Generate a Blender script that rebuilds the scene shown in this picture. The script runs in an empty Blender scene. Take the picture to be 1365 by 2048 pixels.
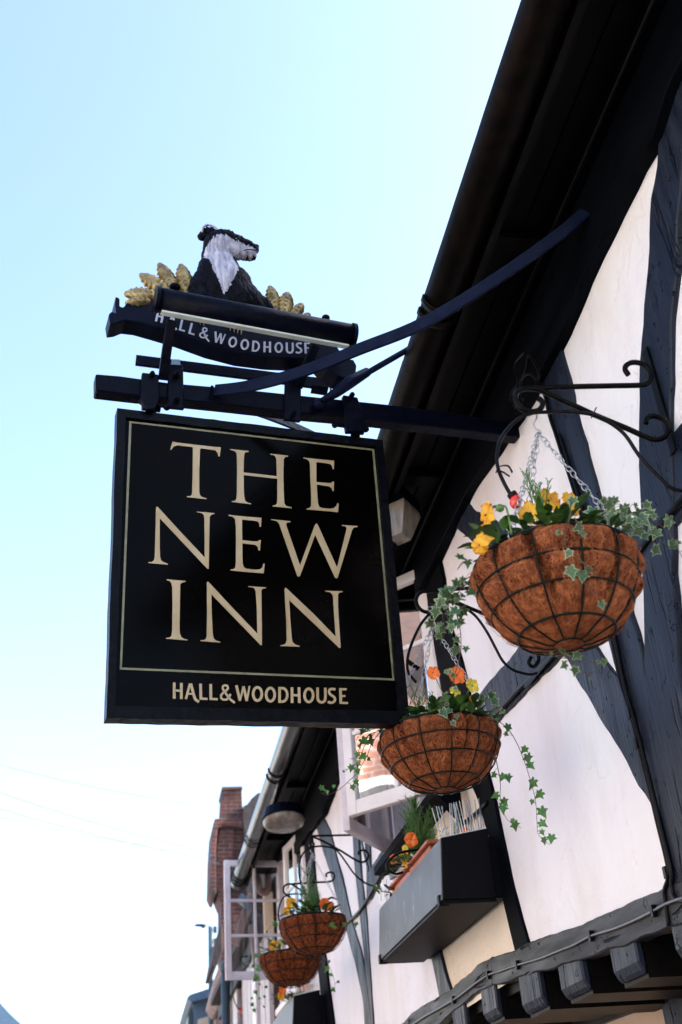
import bpy, bmesh, math, random
import numpy as np
from mathutils import Vector, Matrix, noise

S = bpy.context.scene
COL = S.collection
random.seed(11)

# ------------------------------------------------------------------ camera
F = 2250.0                       # focal length in photo pixels (photo 1365 x 2048)
CAM = Vector((0, 0, 1.6))
def _axes():
    a = np.array([245 - 682.5, 2425 - 1024, F]); a /= np.linalg.norm(a)
    zy = -(F * F + (245 - 682.5) * (385 - 682.5)) / (2425 - 1024)
    b = np.array([385 - 682.5, zy, F]); b /= np.linalg.norm(b)
    return np.stack([np.cross(a, b), a, b])
R = _axes()
cd = bpy.data.cameras.new('camera'); cam = bpy.data.objects.new('camera', cd); COL.objects.link(cam)
cd.sensor_fit = 'VERTICAL'; cd.sensor_height = 36; cd.lens = F / 2048 * 36
cd.clip_start = 0.05; cd.clip_end = 2000
cd.dof.use_dof = True; cd.dof.focus_distance = 3.3; cd.dof.aperture_fstop = 4.5
m = Matrix.Identity(4)
for i in range(3):
    m[i][0] = R[i, 0]; m[i][1] = -R[i, 1]; m[i][2] = -R[i, 2]; m[i][3] = CAM[i]
cam.matrix_world = m
S.camera = cam

# ------------------------------------------------------------------ sky, sun, exposure
SUN_EL, SUN_AZ = math.radians(36), math.radians(98)      # azimuth clockwise from +Y
w = bpy.data.worlds.new('World'); S.world = w; w.use_nodes = True
nt = w.node_tree; nt.nodes.clear()
sky = nt.nodes.new('ShaderNodeTexSky'); sky.sky_type = 'NISHITA'; sky.sun_disc = False
sky.sun_elevation = SUN_EL; sky.sun_rotation = SUN_AZ
sky.air_density = 1.0; sky.dust_density = 2.0; sky.ozone_density = 1.0; sky.altitude = 0
bg = nt.nodes.new('ShaderNodeBackground'); bg.inputs[1].default_value = 0.15
wo = nt.nodes.new('ShaderNodeOutputWorld')
nt.links.new(sky.outputs[0], bg.inputs[0]); nt.links.new(bg.outputs[0], wo.inputs[0])
sd = bpy.data.lights.new('sun', 'SUN'); sun = bpy.data.objects.new('sun', sd); COL.objects.link(sun)
sd.energy = 3.7; sd.angle = math.radians(0.5); sd.color = (1, .965, .92)
tosun = Vector((math.sin(SUN_AZ) * math.cos(SUN_EL), math.cos(SUN_AZ) * math.cos(SUN_EL), math.sin(SUN_EL)))
sun.rotation_euler = tosun.to_track_quat('Z', 'Y').to_euler()
S.view_settings.view_transform = 'Standard'; S.view_settings.look = 'None'
S.view_settings.exposure = 2.06; S.view_settings.gamma = 1.0
S.render.engine = 'CYCLES'

# ------------------------------------------------------------------ surveying helpers (photo pixel -> point on a real plane)
def ray(p):
    d = R @ np.array([p[0] - 682.5, p[1] - 1024, F]); return Vector(d)
W = 1.3                                                   # the street front of the inn is the plane x = W
def onx(p, x=W): r = ray(p); return CAM + r * (x / r.x)
def ony(p, y): r = ray(p); return CAM + r * (y / r.y)
def onz(p, z): r = ray(p); return CAM + r * ((z - 1.6) / r.z)
_r = [ray(g) for g in ((260, 843), (748, 898), (789, 1360), (241, 1338))]
_A = np.array([-_r[1], _r[2], -_r[3]]).T
_k = np.linalg.solve(_A, -np.array(_r[0]))
_P = [_r[0], _r[1] * _k[0], _r[2] * _k[1], _r[3] * _k[2]]
SN = (_P[1] - _P[0]).cross(_P[3] - _P[0]).normalized()
if SN.dot(_P[0]) > 0: SN = -SN                            # towards the viewer's side of the street
BE = onx((1035, 853))
_D = SN.dot(BE - CAM)
def ons(p, off=0.0):                                      # on the plane of the hanging sign, off metres in front of it
    r = ray(p); return CAM + r * ((_D + off) / SN.dot(r))
SU = (ons((748, 898)) - ons((260, 843))).normalized(); SV = -(ons((241, 1338)) - ons((260, 843))).normalized()

# ------------------------------------------------------------------ materials
MATS = {}
def _new(name):
    mt = bpy.data.materials.new(name); mt.use_nodes = True
    n = mt.node_tree; b = n.nodes['Principled BSDF']; MATS[name] = mt; return mt, n, b
def noise_node(n, scale, detail=4, stretch=None, rough=.55, coord='Object'):
    tc = n.nodes.new('ShaderNodeTexCoord'); mp = n.nodes.new('ShaderNodeMapping')
    mp.inputs['Scale'].default_value = stretch or (1, 1, 1)
    n.links.new(tc.outputs[coord], mp.inputs[0])
    t = n.nodes.new('ShaderNodeTexNoise'); t.inputs['Scale'].default_value = scale
    t.inputs['Detail'].default_value = detail; t.inputs['Roughness'].default_value = rough
    n.links.new(mp.outputs[0], t.inputs['Vector']); return t
def ramp(n, src, stops):
    r = n.nodes.new('ShaderNodeValToRGB'); e = r.color_ramp.elements
    while len(e) < len(stops): e.new(.5)
    for el, (p, c) in zip(e, stops): el.position = p; el.color = (*c, 1)
    n.links.new(src, r.inputs[0]); return r
def bump(n, b, src, strength, dist, prev=None):
    bp = n.nodes.new('ShaderNodeBump'); bp.inputs['Strength'].default_value = strength
    bp.inputs['Distance'].default_value = dist
    n.links.new(src, bp.inputs['Height'])
    if prev: n.links.new(prev.outputs[0], bp.inputs['Normal'])
    n.links.new(bp.outputs[0], b.inputs['Normal']); return bp
def mat(name, c1, c2=None, rough=.5, scale=20, stretch=None, bs=0, bd=.002, bscale=None, metal=0, spec=.5, detail=5, coat=0, lo=.35, hi=.65):
    mt, n, b = _new(name)
    b.inputs['Roughness'].default_value = rough; b.inputs['Metallic'].default_value = metal
    b.inputs['Specular IOR Level'].default_value = spec; b.inputs['Coat Weight'].default_value = coat
    t = noise_node(n, scale, detail, stretch)
    r = ramp(n, t.outputs[0], [(lo, c1), (hi, c2 or tuple(x * .75 for x in c1))])
    n.links.new(r.outputs[0], b.inputs['Base Color'])
    if bs:
        t2 = noise_node(n, bscale or scale * 3, detail, stretch); bump(n, b, t2.outputs[0], bs, bd)
    return mt
def wood(name, c1, c2, rough, stretch, cracks=.5):
    mt, n, b = _new(name)
    t = noise_node(n, 9, 6, stretch); t3 = noise_node(n, 2.2, 3)
    mx = n.nodes.new('ShaderNodeMath'); mx.operation = 'MULTIPLY'
    n.links.new(t.outputs[0], mx.inputs[0]); n.links.new(t3.outputs[0], mx.inputs[1])
    r = ramp(n, mx.outputs[0], [(.15, c1), (.4, c2)]); n.links.new(r.outputs[0], b.inputs['Base Color'])
    r2 = ramp(n, t.outputs[0], [(.3, (rough - .12,) * 3), (.7, (rough + .15,) * 3)]); n.links.new(r2.outputs[0], b.inputs['Roughness'])
    b.inputs['Specular IOR Level'].default_value = .2
    fine = noise_node(n, 26, 6, stretch, .65); bp = bump(n, b, fine.outputs[0], .5, .006)
    ck = noise_node(n, 10, 2, stretch, .4)
    r3 = ramp(n, ck.outputs[0], [(.30, (0, 0, 0)), (.36, (1, 1, 1))])
    bp2 = bump(n, b, r3.outputs[0], 1.0, .02, bp)
    pit = noise_node(n, 30, 2); r4 = ramp(n, pit.outputs[0], [(.30, (0, 0, 0)), (.34, (1, 1, 1))])
    bump(n, b, r4.outputs[0], 1.0, .02, bp2)
    return mt
M = {}
M['timber_v'] = wood('black_timber_upright', (.005, .009, .019), (.014, .021, .040), .42, (3, 3, .35))
M['timber_h'] = wood('black_timber_lengthwise', (.008, .009, .011), (.02, .022, .026), .45, (3, .35, 3))
M['soffit'] = mat('black_soffit_paint', (.0016, .0016, .002), (.004, .0032, .003), .5, 6, (3, .5, 3), .35, .004, 14, 0, .08)
M['plate'] = mat('black_board_paint', (.0015, .002, .0035), (.003, .004, .006), .6, 5, (3, .4, 3), .3, .003, 12, 0, .02)
M['iron'] = mat('black_painted_iron', (.0012, .0018, .006), (.003, .004, .010), .34, 30, None, .7, .004, 40, 0, .05)
M['wrought'] = mat('black_wrought_iron', (.002, .002, .0025), (.005, .0045, .0045), .36, 40, None, .4, .0015, 90, 0, .07)
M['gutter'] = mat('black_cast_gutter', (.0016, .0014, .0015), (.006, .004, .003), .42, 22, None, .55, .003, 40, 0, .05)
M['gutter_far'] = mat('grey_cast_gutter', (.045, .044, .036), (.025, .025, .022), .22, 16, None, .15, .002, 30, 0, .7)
M['signpanel'] = mat('glossy_black_sign_paint', (.0007, .0007, .0008), (.0016, .0010, .0008), .14, 4, None, .12, .004, 7, 0, .035)
M['signframe'] = mat('cracked_black_frame_paint', (.0012, .0014, .0024), (.003, .0035, .006), .33, 25, None, .9, .006, 34, 0, .07)
M['gold'] = mat('cream_gold_lettering', (.44, .34, .20), (.36, .26, .135), .42, 18, (1, 1, .3), .1, .0005, 60, .1)
M['goldline'] = mat('pale_gold_line', (.22, .20, .115), (.13, .125, .065), .45, 30)
M['whiteletter'] = mat('white_letter_paint', (.46, .48, .56), (.40, .42, .50), .45, 30)
M['navy'] = mat('navy_black_board_paint', (.0016, .003, .010), (.003, .005, .015), .33, 20, None, .2, .001, 60, 0, .05)
M['brace'] = mat('blue_black_strap_paint', (.003, .0055, .019), (.006, .010, .028), .45, 25, (1, 1, 1), .8, .003, 50, 0, .06)
M['badger_black'] = mat('badger_black_fur_paint', (.001, .001, .003), (.003, .003, .008), .5, 40, (1, 1, .3), .9, .008, 70, 0, .06)
M['badger_white'] = mat('badger_white_fur_paint', (.50, .51, .60), (.24, .24, .33), .55, 60, (1, 1, .22), 1.0, .008, 75, 0, .15)
M['wheat'] = mat('gilded_wheat', (.40, .30, .13), (.14, .095, .035), .38, 30, None, .4, .002, 60, .45)
M['diffuser'] = mat('pale_lamp_diffuser', (.62, .72, .68), (.52, .60, .58), .35, 10)
M['conduit'] = mat('black_cable_sheath', (.003, .003, .004), (.006, .006, .008), .35, 30, None, 0, 0, None, 0, .1)
M['conduit_grey'] = mat('grey_painted_cable', (.05, .05, .055), (.09, .09, .09), .3, 30)
M['red'] = mat('red_bulb_glass', (.80, .05, .015), (.7, .03, .01), .15, 10, None, 0, 0, None, 0, .7)
M['steel'] = mat('galvanised_steel', (.55, .56, .58), (.40, .41, .43), .28, 60, None, 0, 0, None, .9)
M['basketwire'] = mat('green_black_coated_wire', (.0025, .006, .005), (.004, .009, .007), .38, 60, None, 0, 0, None, 0, .15)
M['whitepaint'] = mat('off_white_window_paint', (.80, .77, .77), (.72, .68, .67), .45, 9, None, .25, .002, 40)
M['pinkframe'] = mat('worn_pinkish_window_paint', (.72, .66, .70), (.58, .51, .54), .5, 9, None, .3, .002, 40)
M['boxgrey'] = None
M['boxend'] = mat('black_box_paint', (.002, .002, .0035), (.003, .003, .005), .5, 8, None, .1, .002, 20, 0, .1)
M['terracotta'] = mat('terracotta_plastic', (.50, .13, .05), (.32, .08, .035), .45, 12)
M['leaf'] = mat('dark_green_leaf', (.018, .055, .012), (.035, .10, .02), .38, 60, None, .2, .001, 80)
M['leaf2'] = mat('mid_green_leaf', (.05, .14, .025), (.09, .19, .035), .42, 60)
M['ivy'] = mat('ivy_green', (.018, .055, .02), (.045, .11, .035), .38, 90)
M['ivy_edge'] = mat('ivy_cream_edge', (.30, .36, .19), (.20, .27, .13), .45, 60)
M['ivy_far'] = mat('ivy_plain_green', (.04, .13, .025), (.08, .22, .04), .42, 60)
M['stem'] = mat('red_brown_ivy_stem', (.07, .03, .025), (.05, .05, .02), .5, 60)
M['greenstem'] = mat('green_flower_stem', (.12, .25, .04), (.08, .18, .03), .5, 60)
M['conifer'] = mat('feathery_evergreen', (.04, .13, .018), (.08, .19, .025), .5, 60)
M['yellow'] = mat('yellow_petal', (.74, .42, .006), (.62, .26, .004), .5, 50)
M['paleyellow'] = mat('lemon_petal', (.80, .66, .10), (.72, .56, .05), .5, 50)
M['orange'] = mat('orange_petal', (.78, .17, .010), (.66, .11, .006), .5, 50)
M['darkeye'] = mat('dark_petal_centre', (.12, .02, .01), (.06, .01, .01), .5, 50)
M['soil'] = mat('compost', (.03, .02, .012), (.015, .01, .008), .9, 60, None, 1, .01, 80)
M['dark'] = mat('dark_room', (.015, .013, .012), (.01, .01, .01), .8, 6)
M['curtain'] = mat('mauve_curtain', (.30, .22, .24), (.22, .16, .17), .8, 4, (1, 6, .3))
M['slate'] = mat('blue_grey_paint', (.10, .16, .24), (.07, .12, .19), .4, 10)
M['pole'] = mat('dark_lamp_post_paint', (.03, .045, .05), (.04, .055, .06), .4, 10)
M['tile'] = mat('brown_roof_tile', (.07, .035, .025), (.04, .025, .02), .8, 8, None, .6, .02, 20)
M['darktile'] = mat('dark_weathered_roof', (.025, .018, .022), (.045, .03, .032), .8, 8, None, .6, .02, 20)
M['asphalt'] = mat('road_asphalt', (.055, .052, .05), (.04, .04, .04), .9, 30, None, .5, .01, 120)
M['paving'] = mat('pale_stone_paving', (.22, .20, .18), (.16, .15, .14), .8, 3, None, .4, .01, 30)
M['creamwall'] = mat('cream_render', (.70, .55, .40), (.60, .45, .32), .85, 5, None, .5, .008, 18)
M['ground'] = mat('town_ground', (.22, .20, .17), (.16, .15, .13), .9, .5)
M['creamwhite'] = mat('pale_render', (.66, .64, .60), (.58, .56, .53), .85, 3, None, .3, .006, 14)
M['lampglass'] = mat('cloudy_flood_lamp_glass', (.26, .23, .19), (.13, .11, .09), .22, 9, (3, 3, .6))
M['stonewhite'] = mat('white_weatherboard', (.62, .58, .58), (.40, .36, .36), .6, 7, (3, 3, .3), .3, .004, 20)
M['oldwood'] = mat('pinkish_old_wood', (.30, .20, .18), (.16, .11, .10), .7, 8, (2, 2, .4), .5, .006, 16)

def plaster(name, a, b_, blue=None):
    mt, n, b = _new(name)
    t = noise_node(n, 1.7, 5, (1, 1, .6)); r = ramp(n, t.outputs[0], [(.3, a), (.7, b_)])
    st = noise_node(n, 2.4, 6, (1, 1.6, .6), .65); rs = ramp(n, st.outputs[0], [(.48, (1, 1, 1)), (.62, (.95, .925, .90)), (.80, (.84, .79, .75))])
    mx = n.nodes.new('ShaderNodeMixRGB'); mx.blend_type = 'MULTIPLY'; mx.inputs[0].default_value = 1
    n.links.new(r.outputs[0], mx.inputs[1]); n.links.new(rs.outputs[0], mx.inputs[2])
    n.links.new(mx.outputs[0], b.inputs['Base Color'])
    b.inputs['Roughness'].default_value = .62; b.inputs['Specular IOR Level'].default_value = .35
    big = noise_node(n, 2.6, 4); bp = bump(n, b, big.outputs[0], .55, .06)
    mk = noise_node(n, 1.4, 2); fin = noise_node(n, 95, 3)
    ml = n.nodes.new('ShaderNodeMath'); ml.operation = 'MULTIPLY'
    rm = ramp(n, mk.outputs[0], [(.45, (0, 0, 0)), (.6, (1, 1, 1))])
    n.links.new(rm.outputs[0], ml.inputs[0]); n.links.new(fin.outputs[0], ml.inputs[1])
    bp3 = bump(n, b, ml.outputs[0], .6, .005, bp)
    fl = noise_node(n, 1.9, 5, None, .6); rf_ = ramp(n, fl.outputs[0], [(.495, (0, 0, 0)), (.51, (1, 1, 1))]); bp4 = bump(n, b, rf_.outputs[0], .5, .004, bp3)
    tr = noise_node(n, 7, 3, (1, 1.5, .8)); bump(n, b, tr.outputs[0], .35, .012, bp4)
    return mt
M['plaster'] = plaster('white_limewashed_plaster', (.77, .765, .79), (.83, .825, .845))
M['plaster_bounce'] = plaster('warm_bounce_tinted_plaster', (.74, .66, .54), (.80, .72, .60))  # warm bounce light painted into the limewash under the near window

def boxpaint():
    mt, n, b = _new('grey_box_paint')
    t = noise_node(n, 5, 5); r = ramp(n, t.outputs[0], [(.3, (.085, .09, .088)), (.7, (.13, .135, .13))])
    s = noise_node(n, 7, 6, (1, 4, .9), .75); rs = ramp(n, s.outputs[0], [(.60, (0, 0, 0)), (.68, (1, 1, 1))])
    mx = n.nodes.new('ShaderNodeMixRGB'); mx.inputs[2].default_value = (.36, .37, .36, 1)
    n.links.new(rs.outputs[0], mx.inputs[0]); n.links.new(r.outputs[0], mx.inputs[1])
    n.links.new(mx.outputs[0], b.inputs['Base Color']); b.inputs['Roughness'].default_value = .42; b.inputs['Specular IOR Level'].default_value = .2
    f = noise_node(n, 30, 4); bump(n, b, f.outputs[0], .2, .002); return mt
M['boxgrey'] = boxpaint()

def brick(name, c1, c2, mortar, scale=1.0, soot=0):
    mt, n, b = _new(name)
    tc = n.nodes.new('ShaderNodeTexCoord'); sp = n.nodes.new('ShaderNodeSeparateXYZ')
    n.links.new(tc.outputs['Object'], sp.inputs[0])
    ad = n.nodes.new('ShaderNodeMath'); n.links.new(sp.outputs[0], ad.inputs[0]); n.links.new(sp.outputs[1], ad.inputs[1])
    cb = n.nodes.new('ShaderNodeCombineXYZ'); n.links.new(ad.outputs[0], cb.inputs[0]); n.links.new(sp.outputs[2], cb.inputs[1])
    t = n.nodes.new('ShaderNodeTexBrick'); n.links.new(cb.outputs[0], t.inputs['Vector'])
    t.inputs['Color1'].default_value = (*c1, 1); t.inputs['Color2'].default_value = (*c2, 1); t.inputs['Mortar'].default_value = (*mortar, 1)
    t.inputs['Scale'].default_value = scale; t.inputs['Brick Width'].default_value = .225; t.inputs['Row Height'].default_value = .075
    t.inputs['Mortar Size'].default_value = .008; t.inputs['Bias'].default_value = -.1
    so = noise_node(n, 1.3, 5); r = ramp(n, so.outputs[0], [(.4, (1, 1, 1)), (.65, (1 - soot,) * 3)])
    mx = n.nodes.new('ShaderNodeMixRGB'); mx.blend_type = 'MULTIPLY'; mx.inputs[0].default_value = 1
    n.links.new(t.outputs[0], mx.inputs[1]); n.links.new(r.outputs[0], mx.inputs[2])
    n.links.new(mx.outputs[0], b.inputs['Base Color']); b.inputs['Roughness'].default_value = .85
    bump(n, b, t.outputs['Fac'], -.4, .01); return mt
M['brick'] = brick('red_brick', (.17, .036, .024), (.06, .02, .02), (.17, .14, .13), 1, .85)
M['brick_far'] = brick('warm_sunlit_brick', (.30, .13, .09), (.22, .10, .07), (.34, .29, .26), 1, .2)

def coir():
    mt, n, b = _new('coir_matting')
    t = noise_node(n, 55, 8, None, .8); t2 = noise_node(n, 9, 3)
    r = ramp(n, t.outputs[0], [(.34, (.035, .007, .003)), (.5, (.14, .031, .009)), (.66, (.32, .088, .026))])
    r2 = ramp(n, t2.outputs[0], [(.3, (.7, .66, .6)), (.7, (1.1, 1.05, 1))])
    mx = n.nodes.new('ShaderNodeMixRGB'); mx.blend_type = 'MULTIPLY'; mx.inputs[0].default_value = 1
    n.links.new(r.outputs[0], mx.inputs[1]); n.links.new(r2.outputs[0], mx.inputs[2]); n.links.new(mx.outputs[0], b.inputs['Base Color'])
    b.inputs['Roughness'].default_value = .9; b.inputs['Specular IOR Level'].default_value = .15
    f = noise_node(n, 170, 8, None, .8); bump(n, b, f.outputs[0], 1, .006); return mt
M['coir'] = coir()
M['fibre'] = mat('coir_fibre', (.46, .145, .045), (.18, .045, .013), .8, 70)

def glass(name, tint=(.82, .86, .87), refl=.04):
    mt = bpy.data.materials.new(name); mt.use_nodes = True; n = mt.node_tree; n.nodes.clear()
    o = n.nodes.new('ShaderNodeOutputMaterial'); tr = n.nodes.new('ShaderNodeBsdfTransparent'); tr.inputs[0].default_value = (*tint, 1)
    g = n.nodes.new('ShaderNodeBsdfGlossy'); g.inputs['Roughness'].default_value = .015
    fr = n.nodes.new('ShaderNodeFresnel'); fr.inputs[0].default_value = 1.52
    ad = n.nodes.new('ShaderNodeMath'); ad.operation = 'ADD'; ad.use_clamp = True; ad.inputs[1].default_value = refl
    wv = noise_node(n, 3, 1); bp = n.nodes.new('ShaderNodeBump'); bp.inputs['Strength'].default_value = .1; bp.inputs['Distance'].default_value = .02
    n.links.new(wv.outputs[0], bp.inputs['Height']); n.links.new(bp.outputs[0], g.inputs['Normal'])
    mx = n.nodes.new('ShaderNodeMixShader'); n.links.new(fr.outputs[0], ad.inputs[0]); n.links.new(ad.outputs[0], mx.inputs[0])
    n.links.new(tr.outputs[0], mx.inputs[1]); n.links.new(g.outputs[0], mx.inputs[2]); n.links.new(mx.outputs[0], o.inputs[0]); return mt
M['glass'] = glass('old_window_glass')
M['glass_dark'] = mat('dark_window_glass', (.03, .035, .04), (.05, .055, .06), .08, 4, None, 0, 0, None, 0, .8)

# ------------------------------------------------------------------ mesh helpers
def V(p): return Vector(p)
class MB:
    def __init__(s): s.v = []; s.f = []; s.mi = []; s.cur = 0; s.sm = []; s.smooth = False
    def add(s, vs, fs):
        o = len(s.v); s.v += [tuple(x) for x in vs]
        for f in fs: s.f.append([i + o for i in f]); s.mi.append(s.cur); s.sm.append(s.smooth)
    def prism(s, pts, ext):
        pts = [V(p) for p in pts]; ext = V(ext); n = len(pts)
        nn = Vector((0, 0, 0))
        for i in range(n): nn += pts[i].cross(pts[(i + 1) % n])
        if nn.dot(ext) > 0: pts = pts[::-1]
        s.add(pts + [p + ext for p in pts], [list(range(n)), [2 * n - 1 - i for i in range(n)]] +
              [[(i + 1) % n, i, n + i, n + (i + 1) % n] for i in range(n)])
    def box(s, a, b):
        x0, y0, z0 = a; x1, y1, z1 = b
        s.prism([(x0, y0, z0), (x1, y0, z0), (x1, y1, z0), (x0, y1, z0)], (0, 0, z1 - z0))
    def bar(s, p, q, wdt, thk, up=(0, 0, 1)):
        p, q = V(p), V(q); d = (q - p).normalized(); sx = d.cross(V(up)).normalized(); u = sx.cross(d)
        a = [p + sx * wdt / 2 * i + u * thk / 2 * j for i, j in ((-1, -1), (1, -1), (1, 1), (-1, 1))]
        s.prism(a, q - p)
    def tube(s, pts, r, seg=8, cap=True):
        pts = [V(p) for p in pts]; n = len(pts); rr = r if isinstance(r, (list, tuple)) else [r] * n
        up = Vector((0, 0, 1)); vs = []; prev = None
        for i in range(n):
            d = (pts[min(i + 1, n - 1)] - pts[max(i - 1, 0)])
            d = d.normalized() if d.length > 1e-9 else Vector((0, 0, 1))
            if prev is None:
                a = d.cross(up) if abs(d.z) < .95 else d.cross(Vector((1, 0, 0)))
            else: a = prev - d * prev.dot(d)
            a.normalize(); prev = a; b = d.cross(a)
            vs += [pts[i] + (a * math.cos(2 * math.pi * k / seg) + b * math.sin(2 * math.pi * k / seg)) * rr[i] for k in range(seg)]
        fs = [[i * seg + k, i * seg + (k + 1) % seg, (i + 1) * seg + (k + 1) % seg, (i + 1) * seg + k] for i in range(n - 1) for k in range(seg)]
        if cap: fs += [list(range(seg))[::-1], [(n - 1) * seg + k for k in range(seg)]]
        s.add(vs, fs)
    def strip(s, pts, side, wdt, thk):                     # flat bar following a path; side = width direction per point or one
        pts = [V(p) for p in pts]; n = len(pts); vs = []
        for i in range(n):
            d = (pts[min(i + 1, n - 1)] - pts[max(i - 1, 0)]).normalized()
            sd_ = V(side[i] if isinstance(side, list) else side); sd_ = (sd_ - d * sd_.dot(d)).normalized(); u = d.cross(sd_)
            vs += [pts[i] + sd_ * wdt / 2 * a + u * thk / 2 * b for a, b in ((-1, -1), (1, -1), (1, 1), (-1, 1))]
        fs = [[i * 4 + k, i * 4 + (k + 1) % 4, (i + 1) * 4 + (k + 1) % 4, (i + 1) * 4 + k] for i in range(n - 1) for k in range(4)]
        fs += [[3, 2, 1, 0], [(n - 1) * 4 + k for k in range(4)]]
        s.add(vs, fs)
    def ball(s, c, r, seg=12, rings=8, ax=None):
        c = V(c); rx, ry, rz = r if isinstance(r, (list, tuple)) else (r, r, r); A = ax or Matrix.Identity(3)
        vs = [c + A @ Vector((0, 0, rz))]
        for i in range(1, rings):
            t = math.pi * i / rings
            vs += [c + A @ Vector((rx * math.sin(t) * math.cos(2 * math.pi * k / seg), ry * math.sin(t) * math.sin(2 * math.pi * k / seg), rz * math.cos(t))) for k in range(seg)]
        vs.append(c + A @ Vector((0, 0, -rz))); fs = []
        for k in range(seg): fs.append([0, 1 + k, 1 + (k + 1) % seg])
        for i in range(rings - 2):
            for k in range(seg): fs.append([1 + i * seg + k, 1 + (i + 1) * seg + k, 1 + (i + 1) * seg + (k + 1) % seg, 1 + i * seg + (k + 1) % seg])
        o = 1 + (rings - 2) * seg
        for k in range(seg): fs.append([o + k, len(vs) - 1, o + (k + 1) % seg])
        s.add(vs, fs)
    def cyl(s, p, q, r, seg=20, r2=None): s.tube([p, q], [r, r if r2 is None else r2], seg)
    def grid(s, fn, nu, nv, wrapu=False):
        vs = [fn(i / nu, j / nv) for j in range(nv + 1) for i in range(nu + (0 if wrapu else 1))]
        wd = nu if wrapu else nu + 1; fs = []
        for j in range(nv):
            for i in range(nu):
                a = j * wd + i; b = j * wd + (i + 1) % wd; fs.append([a, b, b + wd, a + wd])
        s.add(vs, fs)
    def build(s, name, mats, parent=None, origin=None, bevel=0):
        me = bpy.data.meshes.new(name); vs = s.v
        o = V(origin) if origin is not None else (parent.location.copy() if parent is not None else Vector((0, 0, 0)))
        if parent is not None and parent.parent is not None: o = Vector((0, 0, 0)) + ROOTLOC(parent)
        vs = [tuple(V(p) - o) for p in vs]
        me.from_pydata(vs, [], s.f); me.polygons.foreach_set('material_index', s.mi); me.polygons.foreach_set('use_smooth', s.sm)
        for mm in (mats if isinstance(mats, (list, tuple)) else [mats]): me.materials.append(mm)
        me.update()
        ob = bpy.data.objects.new(name, me); COL.objects.link(ob)
        if parent is not None: ob.parent = parent
        else: ob.location = o
        if bevel:
            bm = bmesh.new(); bm.from_mesh(me)
            try: bmesh.ops.bevel(bm, geom=[e for e in bm.edges if len(e.link_faces) == 2 and e.calc_face_angle(0) > .5], offset=bevel, segments=1, affect='EDGES', clamp_overlap=True)
            except Exception: pass
            bm.to_mesh(me); bm.free()
        return ob
def ROOTLOC(o):
    while o.parent is not None: o = o.parent
    return o.location.copy()
def tag(o, label=None, cat=None, group=None, kind=None):
    if label: o['label'] = label
    if cat: o['category'] = cat
    if group: o['group'] = group
    if kind: o['kind'] = kind
    return o
def thing(name, label, cat, loc=(0, 0, 0), group=None):
    o = bpy.data.objects.new(name, None); o.location = loc; o.empty_display_size = .1; COL.objects.link(o)
    return tag(o, label, cat, group)
def smooth(pts, k=6, closed=False):                       # Catmull-Rom through the points
    P = [V(p) for p in pts]; out = []; n = len(P)
    rng = range(n if closed else n - 1)
    for i in rng:
        a, b, c, d = (P[(i - 1) % n], P[i], P[(i + 1) % n], P[(i + 2) % n]) if closed else (P[max(i - 1, 0)], P[i], P[i + 1], P[min(i + 2, n - 1)])
        for j in range(k):
            t = j / k; out.append(.5 * ((2 * b) + (c - a) * t + (2 * a - 5 * b + 4 * c - d) * t * t + (3 * b - a - 3 * c + d) * t ** 3))
    if not closed: out.append(P[-1])
    return out
def rough_outline(pts, amp, step=.03, seed=0):
    out = []; n = len(pts); q = 0
    for i in range(n):
        a, b = V(pts[i]), V(pts[(i + 1) % n]); d = b - a; L = d.length; k = max(1, int(L / step))
        nn = Vector((0, -d.z, d.y)).normalized() if L > 1e-6 else Vector((0, 0, 0))
        for j in range(k):
            p = a + d * (j / k)
            t = noise.noise(Vector((p.y * 9 + seed, p.z * 9, seed * 3.1))) + .6 * noise.noise(Vector((p.y * 34, p.z * 34, seed)))
            out.append(p + nn * amp * t)
    return out
def timber(name, px, parent, proud=.03, m_='timber_v', amp=.010, seed=0, bev=.004, label=None):
    proud *= .32
    pts = [onx(p, W - proud) for p in px]
    mb = MB(); mb.prism(rough_outline(pts, amp, .035, seed), (proud + .03, 0, 0))
    o = mb.build(name, M[m_], parent, bevel=bev)
    if label: o['label'] = label
    return o

# ================================================================== SETTING
mb = MB(); mb.grid(lambda u, v: ((u - .5) * 900, (v - .5) * 900, 0), 8, 8)
tag(mb.build('ground', M['ground']), kind='structure')
mb = MB(); mb.box((-3.6, -60, .0), (-.2, 300, .004)); tag(mb.build('road', M['asphalt']), kind='structure')
mb = MB(); mb.box((-.2, -60, 0), (2.0, 300, .12)); tag(mb.build('pavement', M['paving']), kind='structure')
mb = MB(); mb.box((-5.5, -60, 0), (-3.6, 300, .12)); tag(mb.build('pavement', M['paving']), kind='structure')

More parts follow.
